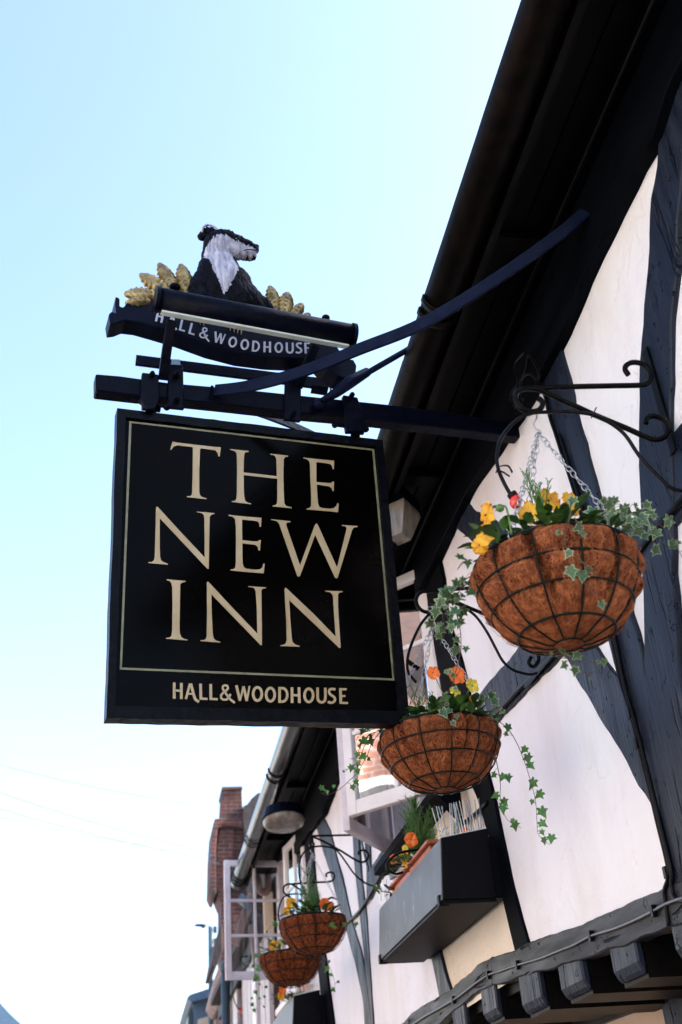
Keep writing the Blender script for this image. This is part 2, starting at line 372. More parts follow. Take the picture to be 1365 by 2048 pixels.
# ================================================================== THE INN
inn = thing('timber_framed_inn', 'black and white timber framed inn with jettied upper floor and deep black eaves', 'inn')
WIN_A = (4.42, 5.56, 3.03, 4.02); WIN_B = (8.55, 9.82, 2.95, 4.05)
SILLZ = 2.19
def in_open(y, z):
    for a in (WIN_A, WIN_B):
        if a[0] < y < a[1] and a[2] < z < a[3]: return True
    return False
ys = sorted(set([round(.3 + .1 * i, 3) for i in range(103)] + [WIN_A[0], WIN_A[1], WIN_B[0], WIN_B[1]]))
zs = sorted(set([round(SILLZ + .1 * i, 3) for i in range(22)] + [WIN_A[2], WIN_A[3], WIN_B[2], WIN_B[3]]))
mb = MB(); mb.smooth = True
idx = {}
for j, z in enumerate(zs):
    for i, y in enumerate(ys):
        idx[i, j] = len(mb.v); edge = any(abs(y - a[0]) < .01 or abs(y - a[1]) < .01 for a in (WIN_A, WIN_B))
        d = 0 if edge else .012 * noise.noise(Vector((0, y * 1.3, z * 1.3))) + .004 * noise.noise(Vector((3, y * 5, z * 5)))
        mb.v.append((W + d, y, z))
for j in range(len(zs) - 1):
    for i in range(len(ys) - 1):
        cy, cz = (ys[i] + ys[i + 1]) / 2, (zs[j] + zs[j + 1]) / 2
        if not in_open(cy, cz):
            mb.f.append([idx[i, j], idx[i, j + 1], idx[i + 1, j + 1], idx[i + 1, j]]); mb.sm.append(True)
            cream = 3.88 + (cz - 2.4) * .3 < cy < 5.0 and cz < 2.95  # panel under the window carries the warm bounce light in its colour
            mb.mi.append(1 if cream else 0)
mb.build('plaster_wall', [M['plaster'], M['plaster_bounce']], inn)
# back wall and end walls so that the inn is a closed house
mb = MB(); mb.box((5.6, .3, 0), (5.8, 10.5, 4.15)); mb.box((W + .06, 10.5, 0), (5.8, 10.62, 4.12)); mb.box((W + .06, .18, 0), (5.8, .3, 4.12))
mb.build('rear_wall', M['plaster'], inn)
# roof
mb = MB()
mb.prism([(.96, .1, 4.17), (3.6, .1, 7.05), (3.6, .1, 7.17), (.94, .1, 4.225)], (0, 10.6, 0))
mb.prism([(6.3, .1, 4.17), (3.6, .1, 7.05), (3.6, .1, 7.17), (6.34, .1, 4.27)], (0, 10.6, 0))
rf = mb.build('roof', M['tile'], inn)
# soffit boards
mb = MB()
for k in range(4):
    x0 = 1.0 + k * .076
    mb.box((x0, .2, 4.135 + .004 * (k % 2)), (x0 + .0735, 10.4, 4.165))
mb.build('soffit', M['soffit'], inn, bevel=.003)
mb = MB(); mb.box((1.012, .15, 4.03), (1.035, 10.4, 4.132)); mb.build('fascia', M['soffit'], inn)
# wall plate under the soffit, wavering lower edge
low = [(1500, -140), (1345, 150), (1332, 180), (1303, 272), (1262, 343), (1231, 409), (1169, 541), (1117, 668), (1077, 747), (1035, 820), (993, 890), (927, 993), (872, 1105), (780, 1300), (700, 1480), (644, 1628), (606, 1680), (570, 1740)]
pts = [onx(p, W - .045) for p in low]
up = [Vector((W - .045, pts[-1].y, 4.137)), Vector((W - .045, pts[0].y, 4.137))]
mb = MB(); mb.prism(rough_outline(pts + up, .007, .05, 4), (.075, 0, 0)); mb.build('wall_plate', M['plate'], inn, bevel=.004)
mb = MB(); mb.box((W - .075, .3, 4.085), (W - .048, 10.2, 4.136)); mb.build('cornice_strip', M['plate'], inn, bevel=.004)
for i in range(7):
    mb = MB(); mb.box((1.04, 1.05 + i * 1.35, 4.10), (W - .08, 1.13 + i * 1.35, 4.134)); mb.build('soffit_batten', M['soffit'], inn, bevel=.004)

# gutters
def gutter(y0, y1, matname, seed):
    cx, cz, r = .948, 4.075, .062
    mb = MB(); mb.smooth = True
    n = int((y1 - y0) / .08)
    def fn(u, v):
        a = math.pi + math.pi * u; y = y0 + (y1 - y0) * v
        k = r * (1 + .025 * noise.noise(Vector((seed, y * 7, a * 2))))
        return (cx + k * math.cos(a) , y, cz + k * math.sin(a) + .006 * math.sin(y * .9))
    mb.grid(fn, 14, n)
    mb.grid(lambda u, v: (lambda q: (cx + (q[0] - cx) * .92, q[1], q[2] + .004))(fn(1 - u, v)), 14, n)
    g = mb.build('gutter', M[matname], inn); return g, cx, cz, r
def gband(parent, y, cx, cz, r, mt, w_=.02):
    mb = MB(); mb.smooth = True
    pts = [(cx + (r + .004) * math.cos(math.pi + math.pi * k / 16), y, cz + (r + .004) * math.sin(math.pi + math.pi * k / 16)) for k in range(17)]
    mb.strip(pts, (0, 1, 0), w_, .006); mb.build('gutter_bracket', mt, parent)
g, cx, cz, r = gutter(.4, 2.98, 'gutter', 1)
for y in (1.2, 2.66, 2.72): gband(g, y, cx, cz, r, M['gutter'], .03)
g, cx, cz, r = gutter(2.985, 5.4, 'gutter', 2)
for y in (4.4,): gband(g, y, cx, cz, r, M['gutter'])
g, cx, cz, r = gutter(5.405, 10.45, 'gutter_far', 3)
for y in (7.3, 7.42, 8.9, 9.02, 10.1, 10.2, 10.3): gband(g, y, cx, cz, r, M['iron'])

# timbers (outlines measured on the photograph, laid on the wall plane)
timber('post', [(1332, 189), (1317, 264), (1312, 334), (1302, 396), (1299, 497), (1290, 571), (1284, 651), (1278, 733), (1277, 833), (1278, 933), (1282, 1100), (1285, 1187), (1288, 1300), (1296, 1420), (1310, 1560), (1330, 1700), (1336, 1790),
                (1440, 1760), (1420, 1600), (1385, 1480), (1364, 1370), (1358, 1333), (1352, 1233), (1348, 1147), (1346, 1067), (1343, 960), (1340, 800), (1342, 637), (1350, 541), (1356, 440), (1370, 250), (1385, 100)], inn, .045, seed=1, label='broad crooked post with the hanging basket bracket')
timber('brace', [(1078, 735), (1117, 668), (1123, 707), (1137, 753), (1148, 810), (1170, 887), (1188, 960), (1200, 1010), (1240, 1150), (1260, 1227), (1272, 1267), (1280, 1300), (1292, 1350), (1320, 1420), (1325, 1560), (1290, 1500), (1262, 1430), (1235, 1353), (1213, 1270), (1180, 1130), (1153, 1007), (1140, 960), (1123, 907), (1107, 857), (1090, 797)], inn, .036, seed=2)
timber('brace', [(1080, 1215), (1125, 1300), (1143, 1333), (1163, 1377), (1193, 1423), (1230, 1483), (1253, 1527), (1277, 1573), (1302, 1612), (1315, 1660), (1330, 1717), (1345, 1770), (1400, 1740), (1350, 1600), (1290, 1440), (1238, 1355), (1213, 1323), (1193, 1293), (1160, 1240), (1130, 1190)], inn, .028, seed=3)
timber('brace', [(953, 1397), (973, 1370), (1000, 1337), (1037, 1293), (1100, 1215), (1180, 1120), (1270, 1045), (1290, 1025), (1290, 1085), (1200, 1205), (1117, 1317), (1067, 1370), (1033, 1403), (1000, 1442), (972, 1470)], inn, .022, seed=4)
timber('brace', [(1335, 880), (1400, 800), (1470, 740), (1470, 860), (1400, 960), (1343, 1060)], inn, .03, seed=5)
timber('post', [(820, 1040), (872, 1100), (880, 1126), (887, 1160), (892, 1215), (904, 1263), (919, 1309), (933, 1360), (950, 1440), (975, 1547), (990, 1607), (1003, 1673), (1020, 1750), (1043, 1843), (1060, 1895), (1030, 1905), (1013, 1833), (1000, 1780), (985, 1700), (955, 1600), (905, 1490), (886, 1400), (877, 1350), (860, 1240), (845, 1131), (833, 1067)], inn, .034, 'plate', seed=6, amp=.006, label='dark post beside the near open window')
timber('brace', [(905, 1000), (927, 1000), (947, 1017), (977, 1028), (1010, 1050), (1040, 1100), (1010, 1125), (980, 1110), (953, 1090), (930, 1070), (910, 1055), (895, 1035)], inn, .026, seed=7)
timber('post', [(605, 1640), (622, 1650), (627, 1700), (632, 1770), (645, 1860), (655, 1960), (668, 2060), (650, 2062), (638, 1960), (628, 1860), (615, 1770), (609, 1700)], inn, .034, 'plate', seed=8, amp=.005, label='black post left of the far baskets')
timber('brace', [(630, 1640), (645, 1632), (660, 1660), (672, 1710), (690, 1780), (706, 1850), (722, 1900), (733, 1960), (742, 2040), (746, 2100), (733, 2100), (726, 2000), (712, 1935), (695, 1870), (677, 1810), (660, 1745), (642, 1690)], inn, .03, seed=9, amp=.006)
timber('post', [(704, 1650), (714, 1650), (722, 1740), (733, 1830), (738, 1900), (744, 2000), (750, 2100), (742, 2100), (735, 2000), (727, 1900), (716, 1800), (708, 1720)], inn, .024, seed=10, amp=.004)
timber('brace', [(735, 1745), (770, 1690), (795, 1690), (795, 1700), (770, 1750), (742, 1800), (735, 1790)], inn, .027, seed=11, amp=.005)
timber('stud', [(728, 1660), (738, 1660), (742, 1740), (740, 1800), (733, 1800), (733, 1740)], inn, .02, seed=12, amp=.003)
timber('stud', [(850, 1870), (873, 1870), (880, 1905), (893, 1955), (903, 1985), (879, 1998), (872, 1960), (862, 1915)], inn, .03, seed=13, amp=.004)
timber('sill_beam', [(1480, 1730), (1365, 1760), (1325, 1776), (1267, 1800), (1219, 1823), (1182, 1839), (1144, 1856), (1112, 1866), (1061, 1884), (1029, 1900), (982, 1917), (985, 1970), (1000, 1970), (1040, 1954), (1115, 1935), (1166, 1919), (1219, 1900), (1262, 1887), (1294, 1871), (1337, 1855), (1365, 1848), (1480, 1815)], inn, .055, 'timber_h', seed=14, amp=.005)
timber('sill_beam', [(983, 1913), (953, 1930), (930, 1953), (900, 1978), (860, 2003), (823, 2027), (803, 2047), (760, 2076), (700, 2118), (600, 2185), (610, 2215), (700, 2160), (780, 2110), (840, 2075), (880, 2048), (900, 2028), (920, 2013), (957, 1983), (985, 1972)], inn, .050, 'timber_h', seed=15, amp=.005)
# jetty joists
for (x0, x1, yt, yb, zb) in ((1217, 1270, 1893, 1968, 0), (1114, 1162, 1928, 2000, 0), (1036, 1077, 1953, 2030, 0), (960, 989, 1974, 2046, 0), (903, 928, 2014, 2078, 0), (1340, 1400, 1850, 1925, 0)):
    a = onx((x0, yt), W - .012); b = onx((x1, yt), W - .012); c = onx((x0, yb), W - .012)
    y0, y1 = min(a.y, b.y), max(a.y, b.y); zt = max(a.z, b.z) + .012; z0 = c.z
    prof = [(W - .012, zt), (W - .012, z0 + .02), (W + .0, z0 - .005), (W + .012, z0 - .012), (W + .012, zt)]
    mb = MB(); mb.prism([(q[0], y0, q[1]) for q in prof], (0, y1 - y0, 0)); jo = mb.build('joist', M['timber_v'], inn, bevel=.006)
    mb = MB(); mb.box((W + .0125, y0 + .004, z0 - .02), (W + .9, y1 - .004, zt)); mb.build('joist_back', M['soffit'], jo)  # joist timber coloured black to give the recess its shade
mb = MB(); mb.box((W + .03, .3, 2.16), (5.6, 10.5, 2.24)); mb.build('jetty_ceiling', M['soffit'], inn)
mb = MB(); mb.box((W + .42, .3, 2.075), (W + .60, 10.5, 2.158)); mb.build('lower_beam', M['timber_h'], inn, bevel=.008)
mb = MB(); mb.smooth = True
mb.grid(lambda u, v: (W + .45 + .012 * noise.noise(Vector((0, u * 30, v * 5))), .3 + u * 10.2, v * 2.12), 100, 20)
mb.build('ground_floor_wall', M['creamwall'], inn)
mb = MB(); mb.box((W + .40, 3.55, 0), (W + .5, 3.72, 2.07)); mb.build('ground_floor_post', M['timber_v'], inn, bevel=.006)

# windows --------------------------------------------------------
def frame_rect(mb, o, u, v, n, Wd, Ht, st, t, cols, rows, mun):
    """frame in the plane o + u*a + v*b, thickness t along n"""
    def slab(a0, a1, b0, b1, d0, d1):
        mb.prism([o + u * a + v * b + n * d0 for a, b in ((a0, b0), (a1, b0), (a1, b1), (a0, b1))], n * (d1 - d0))
    slab(0, st, 0, Ht, 0, t); slab(Wd - st, Wd, 0, Ht, 0, t)
    slab(st, Wd - st, 0, st * 1.25, 0.001, t - .001); slab(st, Wd - st, Ht - st, Ht, 0.001, t - .001)
    for i in range(1, cols):
        a = st + (Wd - 2 * st) * i / cols; slab(a - mun / 2, a + mun / 2, st * 1.25, Ht - st, t * .15, t * .85)
    for j in range(1, rows):
        b = st * 1.25 + (Ht - st * 2.25) * j / rows; slab(st, Wd - st, b - mun / 2, b + mun / 2, t * .2, t * .8)
    return lambda nm, par: _pane(nm, par, o, u, v, n, Wd, Ht, st, t)
def _pane(nm, par, o, u, v, n, Wd, Ht, st, t):
    mb = MB(); c = o + n * (t * .5)
    a0, a1, b0, b1 = st * .8, Wd - st * .8, st, Ht - st * .8
    mb.add([c + u * a0 + v * b0, c + u * a1 + v * b0, c + u * a1 + v * b1, c + u * a0 + v * b1], [[0, 1, 2, 3]])
    return mb.build(nm, M['glass'], par)
def casement(hinge, free, z0, z1, matname, label, st=.05, cols=2, rows=3, t=.036, lean=0):
    h, fr = V(hinge), V(free); u = (fr - h); Wd = u.length; u.normalize(); v = Vector((0, 0, 1)); n = u.cross(v)
    mb = MB(); pf = frame_rect(mb, h, u, v, n, Wd, z1 - z0, st, t, cols, rows, .022)
    o = mb.build('casement', M[matname], inn, bevel=.003); o['label'] = label
    pf('window_pane', o); return o
def opening(a, matname):
    y0, y1, z0, z1 = a
    mb = MB(); mb.prism([(W + .01, y0, z0), (W + .01, y1, z0), (W + .01, y1, z0 + .001), (W + .01, y0, z0 + .001)], (.001, 0, 0))
    mb = MB(); t = .06
    mb.box((W - .01, y0, z0), (W + .09, y0 + t, z1)); mb.box((W - .01, y1 - t, z0), (W + .09, y1, z1))
    mb.box((W - .008, y0 + t, z0), (W + .088, y1 - t, z0 + t)); mb.box((W - .008, y0 + t, z1 - t), (W + .088, y1 - t, z1))
    ym = (y0 + y1) / 2; mb.box((W - .006, ym - .03, z0 + t), (W + .08, ym + .03, z1 - t))
    mb.build('window_frame', M[matname], inn, bevel=.004)
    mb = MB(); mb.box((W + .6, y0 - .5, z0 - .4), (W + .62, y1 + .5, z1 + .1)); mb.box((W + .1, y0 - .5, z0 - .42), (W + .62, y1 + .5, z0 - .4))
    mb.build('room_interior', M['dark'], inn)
    for (c0, c1) in ((y0 + .05, y0 + .3), (y1 - .3, y1 - .05)):
        mb = MB(); mb.smooth = True
        mb.grid(lambda u, v: (W + .16 + .02 * math.sin(u * 22), c0 + (c1 - c0) * u, z0 + (z1 - z0) * v), 30, 2)
        mb.build('curtain', M['curtain'], inn)
opening(WIN_A, 'pinkframe'); opening(WIN_B, 'pinkframe')
zA = 3.02
fa = onz((696, 1633), zA); fb = onz((701, 1660), zA + .0)
casement((W - .012, 4.43, zA), (fa.x, fa.y, zA), zA, 4.06, 'whitepaint', 'near white casement leaf swung open behind the hanging sign')
casement((W - .012, 5.52, zA), (fb.x, fb.y, zA), zA, 4.0, 'pinkframe', 'far casement leaf of the near window, swung back toward the street')
mb = MB(); mb.box((1.20, 4.25, 2.955), (W + .02, 5.66, 3.0)); o = mb.build('window_sill', M['plate'], inn, bevel=.004)
# near-side sill bracket
mb = MB(); mb.prism([(W - .035, 4.2, 3.0), (W - .17, 4.2, 3.0), (W - .15, 4.2, 2.93), (W - .035, 4.2, 2.80)], (0, .05, 0)); mb.build('sill_bracket', M['plate'], inn, bevel=.003)
tl, br = ony((441, 1725), 9.8), ony((458, 1963), 9.8)
tr = onx((571, 1722), W - .02)
casement((W - .01, 9.79, br.z), ((tl.x + br.x) / 2, 9.72, br.z), br.z, tl.z, 'pinkframe', 'far casement leaf of the far window standing straight out over the street')
casement((W - .02, 8.60, 3.0), (W - .10, 9.16, 3.0), 3.0, 4.04, 'whitepaint', 'narrow near casement leaf of the far window, almost shut')
mb = MB(); mb.box((1.19, 8.4, 2.88), (W + .02, 9.95, 2.93)); mb.build('window_sill', M['whitepaint'], inn, bevel=.004)

# ================================================================== HANGING SIGN
FT = .036
def poly_on(px, off): return [ons(p, off) for p in px]
sgn = thing('pub_sign', 'large black hanging inn sign with cream gold lettering, slung under the iron bracket', 'pub sign', ons((500, 1130), -.02))
OUT = [(235, 816), (766, 880), (821, 1448), (213, 1436)]
INN_ = [(252, 834), (752, 893), (797, 1422), (231, 1412)]
mb = MB(); mb.prism(poly_on(OUT, -.004), -SN * .034); mb.build('sign_back', M['signframe'], sgn)
mb = MB()
mb.prism(poly_on([(249, 831), (755, 890), (801, 1426), (227, 1416)], 0), -SN * .0035); mb.build('panel', M['signpanel'], sgn)
mb = MB()
def rough_prism(mb, px, o0, depth, k=14, amp=1.0):
    q = []
    for i in range(len(px)):
        a, b = px[i], px[(i + 1) % len(px)]
        for j in range(k):
            t = j / k; jx = random.uniform(-amp, amp) if j else 0; jy = random.uniform(-amp, amp) if j else 0
            q.append((a[0] + (b[0] - a[0]) * t + jx, a[1] + (b[1] - a[1]) * t + jy))
    mb.prism([ons(p, o0) for p in q], -SN * depth)
for i in range(4):
    j = (i + 1) % 4
    mb2 = MB(); rough_prism(mb2, [OUT[i], OUT[j], INN_[j], INN_[i]], .010 + .0006 * (i % 2), .046, 22, .8)
    mb2.build('frame', M['signframe'], sgn, bevel=.002)
# gold line
GL = [(259, 842), (749, 898), (790, 1361), (240, 1339)]; GI = [(263.5, 846), (745, 901), (785.5, 1357), (244.5, 1335)]
mb = MB()
for i in range(4):
    j = (i + 1) % 4; mb.prism(poly_on([GL[i], GL[j], GI[j], GI[i]], .0008), -SN * .001)
mb.build('gold_border', M['goldline'], sgn)
Z3 = lambda pts: [(280 + x / 3, 860 + y / 3) for x, y in pts]
LET = [
 [(198,68),(215,74),(330,88),(440,100),(486,104),(484,130),(480,158),(472,158),(468,138),(455,122),(430,118),(372,110),(362,112),(357,250),(357,370),(362,392),(375,402),(402,410),(400,415),(282,402),(284,397),(305,396),(313,385),(315,370),(318,250),(319,103),(300,100),(225,92),(205,98),(188,120),(184,118),(190,92)],
 [(542,114),(654,126),(653,131),(636,133),(628,142),(625,170),(623,254),(823,277),(820,175),(815,160),(805,150),(784,147),(782,142),(840,148),(891,154),(890,159),(872,162),(864,175),(862,280),(865,400),(868,440),(878,455),(911,465),(911,469),(797,458),(797,454),(815,450),(824,440),(826,400),(826,292),(624,270),(624,340),(627,400),(634,425),(645,434),(669,441),(668,445),(552,431),(552,427),(570,425),(580,412),(583,380),(584,250),(583,160),(580,138),(570,126),(544,119)],
 [(983,165),(1060,174),(1166,184),(1165,235),(1158,234),(1155,218),(1145,205),(1110,198),(1059,192),(1060,250),(1060,312),(1120,317),(1145,318),(1157,310),(1166,310),(1164,367),(1157,366),(1152,348),(1135,338),(1062,327),(1066,400),(1070,440),(1077,460),(1095,468),(1140,472),(1165,468),(1180,455),(1186,438),(1194,441),(1190,493),(1100,484),(1001,476),(1001,472),(1018,468),(1028,455),(1029,400),(1024,280),(1022,210),(1018,188),(1005,175),(984,170)],
 [(103,458),(110,463),(230,595),(390,765),(389,600),(388,530),(384,508),(370,497),(342,493),(342,489),(400,494),(449,499),(448,503),(430,508),(420,520),(418,600),(416,700),(414,832),(406,832),(120,528),(120,700),(122,760),(128,782),(142,792),(169,803),(168,808),(52,798),(52,793),(72,792),(85,782),(90,760),(95,600),(97,490),(98,465)],
 [(533,509),(620,518),(731,527),(727,580),(720,580),(717,560),(708,548),(680,543),(614,537),(614,600),(615,660),(680,668),(708,668),(718,660),(727,661),(721,723),(713,722),(708,700),(692,688),(616,680),(616,760),(618,800),(624,822),(640,832),(690,838),(720,836),(735,825),(742,800),(750,802),(744,860),(650,852),(544,842),(545,837),(562,835),(574,825),(577,790),(578,680),(577,580),(572,535),(558,520),(535,515)],
 [(787,535),(905,547),(904,553),(885,555),(879,563),(882,580),(962,812),(1050,572),(1060,560),(1068,568),(1184,825),(1240,600),(1242,585),(1235,577),(1213,574),(1213,570),(1260,573),(1308,576),(1307,581),(1285,585),(1275,598),(1188,885),(1180,890),(1172,885),(1053,628),(962,875),(955,880),(946,876),(850,600),(838,565),(825,548),(800,541),(788,539)],
 [(161,895),(220,901),(276,905),(275,910),(255,915),(243,925),(241,1050),(239,1180),(241,1220),(250,1243),(265,1252),(288,1258),(287,1262),(158,1252),(159,1247),(178,1245),(190,1235),(195,1200),(197,1050),(195,940),(188,915),(178,905),(163,901)],
 [(408,909),(416,915),(560,1070),(706,1222),(702,1050),(696,970),(690,952),(678,944),(652,941),(651,937),(710,941),(758,944),(757,948),(738,952),(730,962),(731,1050),(733,1200),(733,1290),(726,1291),(600,1160),(430,985),(432,1100),(438,1220),(443,1248),(455,1262),(484,1271),(483,1275),(364,1266),(365,1261),(385,1260),(397,1252),(402,1235),(404,1100),(403,950),(403,915)],
 [(873,945),(882,951),(1040,1100),(1176,1240),(1165,1080),(1160,1000),(1155,985),(1142,972),(1113,968),(1112,964),(1160,966),(1218,967),(1218,972),(1200,975),(1190,985),(1190,1060),(1197,1180),(1206,1305),(1198,1308),(1050,1165),(897,1020),(903,1130),(912,1245),(917,1272),(930,1285),(960,1296),(959,1300),(844,1296),(845,1291),(865,1288),(876,1280),(882,1262),(880,1150),(872,1020),(869,955)],
]
for q in LET:
    mb = MB(); mb.prism(poly_on(Z3(q), .0012), -SN * .0012); mb.build('letter', M['gold'], sgn)
# small brewery lettering: strokes (position in the enlarged strip; width)
def arc(cx, cy, rx, ry, a0, a1, k=18): return [(cx + rx * math.cos(math.radians(a0 + (a1 - a0) * i / k)), cy + ry * math.sin(math.radians(a0 + (a1 - a0) * i / k))) for i in range(k + 1)]
SM = {  # glyph: (centre x, list of (stroke, width))
 'H1': [([(68, 90), (68, 206)], 20), ([(119, 93), (119, 208)], 20), ([(70, 146), (118, 150)], 16)],
 'A': [([(181, 97), (152, 209)], 17), ([(187, 97), (212, 190), (224, 214), (246, 229)], 20), ([(165, 170), (208, 173)], 13)],
 'L1': [([(257, 98), (260, 213)], 20), ([(250, 205), (307, 208)], 16)],
 'L2': [([(330, 101), (331, 215)], 20), ([(322, 207), (381, 210)], 16)],
 '&': [([(472, 172), (463, 195), (445, 212), (422, 214), (405, 202), (404, 182), (420, 163), (443, 146), (455, 130), (450, 114), (434, 109), (418, 116), (416, 133), (430, 156), (450, 184), (470, 210), (503, 236)], 16)],
 'W': [([(514, 110), (541, 221)], 19), ([(565, 117), (541, 221)], 13), ([(565, 117), (590, 223)], 19), ([(609, 115), (590, 223)], 13)],
 'O1': [(arc(666, 172, 31, 48, 0, 360), 19)], 'O2': [(arc(759, 177, 31, 48, 0, 360), 19)],
 'D': [([(825, 122), (825, 236)], 19), ([(818, 131)] + arc(846, 179, 34, 48, -90, 90) + [(818, 227)], 18)],
 'H2': [([(914, 124), (915, 236)], 20), ([(964, 124), (967, 237)], 20), ([(916, 180), (964, 182)], 16)],
 'O3': [(arc(1035, 182, 31, 48, 0, 360), 19)],
 'U': [([(1098, 125), (1099, 198), (1106, 222), (1126, 232), (1146, 224), (1154, 198), (1153, 127)], 19)],
 'S': [([(1226, 141), (1208, 136), (1186, 140), (1180, 158), (1192, 177), (1215, 193), (1223, 213), (1211, 231), (1190, 235), (1171, 228)], 18)],
 'E': [([(1262, 130), (1265, 243)], 20), ([(1256, 138), (1306, 138)], 15), ([(1256, 186), (1298, 187)], 14), ([(1256, 236), (1317, 237)], 15)],
}
def stroke_pts(st, wd):
    L, Rr = [], []; n = len(st)
    closed = abs(st[0][0] - st[-1][0]) + abs(st[0][1] - st[-1][1]) < 1e-3
    for i in range(n):
        if closed: a, b = st[(i - 1) % (n - 1)], st[(i + 1) % (n - 1)]
        else: a, b = st[max(i - 1, 0)], st[min(i + 1, n - 1)]
        dx, dy = b[0] - a[0], b[1] - a[1]; l = math.hypot(dx, dy) or 1
        L.append((st[i][0] - dy / l * wd / 2, st[i][1] + dx / l * wd / 2)); Rr.append((st[i][0] + dy / l * wd / 2, st[i][1] - dx / l * wd / 2))
    return L, Rr
def glyph(mb, strokes, tf, off, depth):
    for si, (st, wd) in enumerate(strokes):
        if len(st) > 2 and len(st) < 17: # smooth hand-set curves
            st = [(p.x, p.y) for p in smooth([(a, b, 0) for a, b in st], 4)]
        L, Rr = stroke_pts(st, wd); h = off + .0003 * si
        if True:
            n = len(L)
            for i in range(n - 1):
                hh = h
                q = [tf(*L[i]), tf(*L[i + 1]), tf(*Rr[i + 1]), tf(*Rr[i])]
                f = [ons(p, hh) for p in q]; b = [ons(p, hh - depth) for p in q]
                mb.add(f + b, [[0, 1, 2, 3], [0, 4, 5, 1], [2, 6, 7, 3]] + ([[1, 5, 6, 2]] if i == n - 2 else []) + ([[3, 7, 4, 0]] if i == 0 else []))
for k in SM:
    mb = MB(); glyph(mb, SM[k], lambda x, y: (330 + x / 3.592, 1340 + y / 3.592), .0014, .0014); mb.build('letter', M['gold'], sgn)

# ================================================================== IRON BRACKET
br_ = thing('sign_bracket', 'black iron bar bracket with curved strap brace holding the inn sign off the wall', 'bracket', BE)
mb = MB(); mb.prism(poly_on([(192, 747), (240, 751), (340, 765), (480, 777), (640, 794), (717, 802), (805, 811), (900, 825), (1042, 846), (1042, 874), (900, 857), (803, 846), (732, 838), (600, 826), (470, 811), (340, 797), (270, 790), (192, 781)], .012), -SN * .05)
mb.build('beam', M['iron'], br_, bevel=.004)
def plate_px(name, px, off, depth, parent, mt='iron', bev=.003):
    mb = MB(); mb.prism(poly_on(px, off), -SN * depth); return mb.build(name, M[mt], parent, bevel=bev)
plate_px('clamp_plate', [(337, 727), (367, 729), (369, 818), (336, 815)], .024, .012, br_)
plate_px('clamp_plate', [(572, 735), (604, 738), (602, 843), (568, 839)], .024, .012, br_)
plate_px('hanger', [(285, 744), (318, 748), (320, 800), (310, 818), (296, 819), (282, 800)], .034, .022, br_)
plate_px('hanger', [(284, 775), (300, 777), (300, 812), (284, 812)], -.042, .012, br_)
plate_px('hanger', [(687, 789), (716, 794), (730, 838), (730, 862), (694, 862), (690, 835)], .034, .022, br_)
plate_px('hanger', [(690, 830), (722, 832), (722, 862), (692, 860)], -.042, .012, br_)
for p, r_ in (((303, 754), .011), ((353, 752), .013), ((353, 803), .011), ((587, 765), .012), ((587, 830), .011), ((701, 796), .012), ((640, 808), .013)):
    c = ons(p, .026); mb = MB(); mb.cyl(c, c + SN * .022, r_ * .8, 6); mb.cyl(c + SN * .022, c + SN * .028, r_ * .45, 10); mb.build('bolt', M['iron'], br_)
for (a, b) in (((283, 803), (334, 814)), ((670, 850), (732, 858))):
    A, B = ons(a, .015), ons(b, .015); mb = MB(); mb.cyl(A, B, .006, 10); mb.ball(A, .011, 8, 6); mb.ball(B, .012, 8, 6); mb.build('hinge_pin', M['iron'], br_)
c = ons((420, 798), .012); mb = MB(); mb.tube([c, ons((425, 772), .05)], .005, 8)
mb.build('bolt', M['iron'], br_)
# ring eyes joining hanger and sign top
for (x, y) in ((303, 812), (711, 858)):
    mb = MB(); mb.smooth = True
    c = ons((x, y), -.004); mb.cyl(c - SU * .028, c + SU * .028, .018, 14); mb.cyl(ons((x, y - 12), 0), ons((x, y + 16), -.004), .016, 10)
    mb.build('hanging_eye', M['iron'], br_)
# near curved strap brace: from bar to the wall on this side
tgt = onx((1172, 424), W - .05)
path = [((430, 781), 0), ((500, 772), .07), ((600, 745), .20), ((720, 698), .36), ((850, 645), .54), ((1000, 553), .76), ((1120, 468), .94), ((1172, 424), 1.0)]
A0 = ons((430, 780), .03); DY = (A0.y, tgt.y)
pp = [ony(p, DY[0] + (DY[1] - DY[0]) * t) for p, t in path]
mb = MB(); pts = smooth(pp, 6); side = [Vector((-.25, .25, 1.0)) for _ in pts]
mb.strip(pts, Vector((-.35, .15, 1)), .042, .010); mb.build('strap_brace', M['brace'], br_, bevel=.0015)
# far brace going to the wall on the far side, passing behind the board
q = [ons((470, 808), -.03), ony((545, 835), 3.16), ony((610, 862), 3.35), ony((700, 905), 3.62)]
mb = MB(); mb.strip(smooth(q, 5), Vector((-.3, -.1, 1)), .034, .010); mb.build('strap_brace', M['iron'], br_, bevel=.0015)
# rod stay up to the fascia
a, b, c = ons((640, 803), .03), ony((722, 750), 2.93), ony((745, 742), 2.925)
e = ony((870, 668), 3.02)
mb = MB(); mb.smooth = True
mb.tube([ons((632, 812), .03), ons((655, 796), .035), ony((672, 786), 2.86), ony((700, 764), 2.88), ony((735, 744), 2.90)], [.013, .013, .017, .022, .016], 10)
mb.tube([ony((728, 750), 2.90), e], .0105, 10); mb.ball(ons((638, 808), .03), .02, 10, 8)
mb.build('rod_stay', M['brace'], br_)
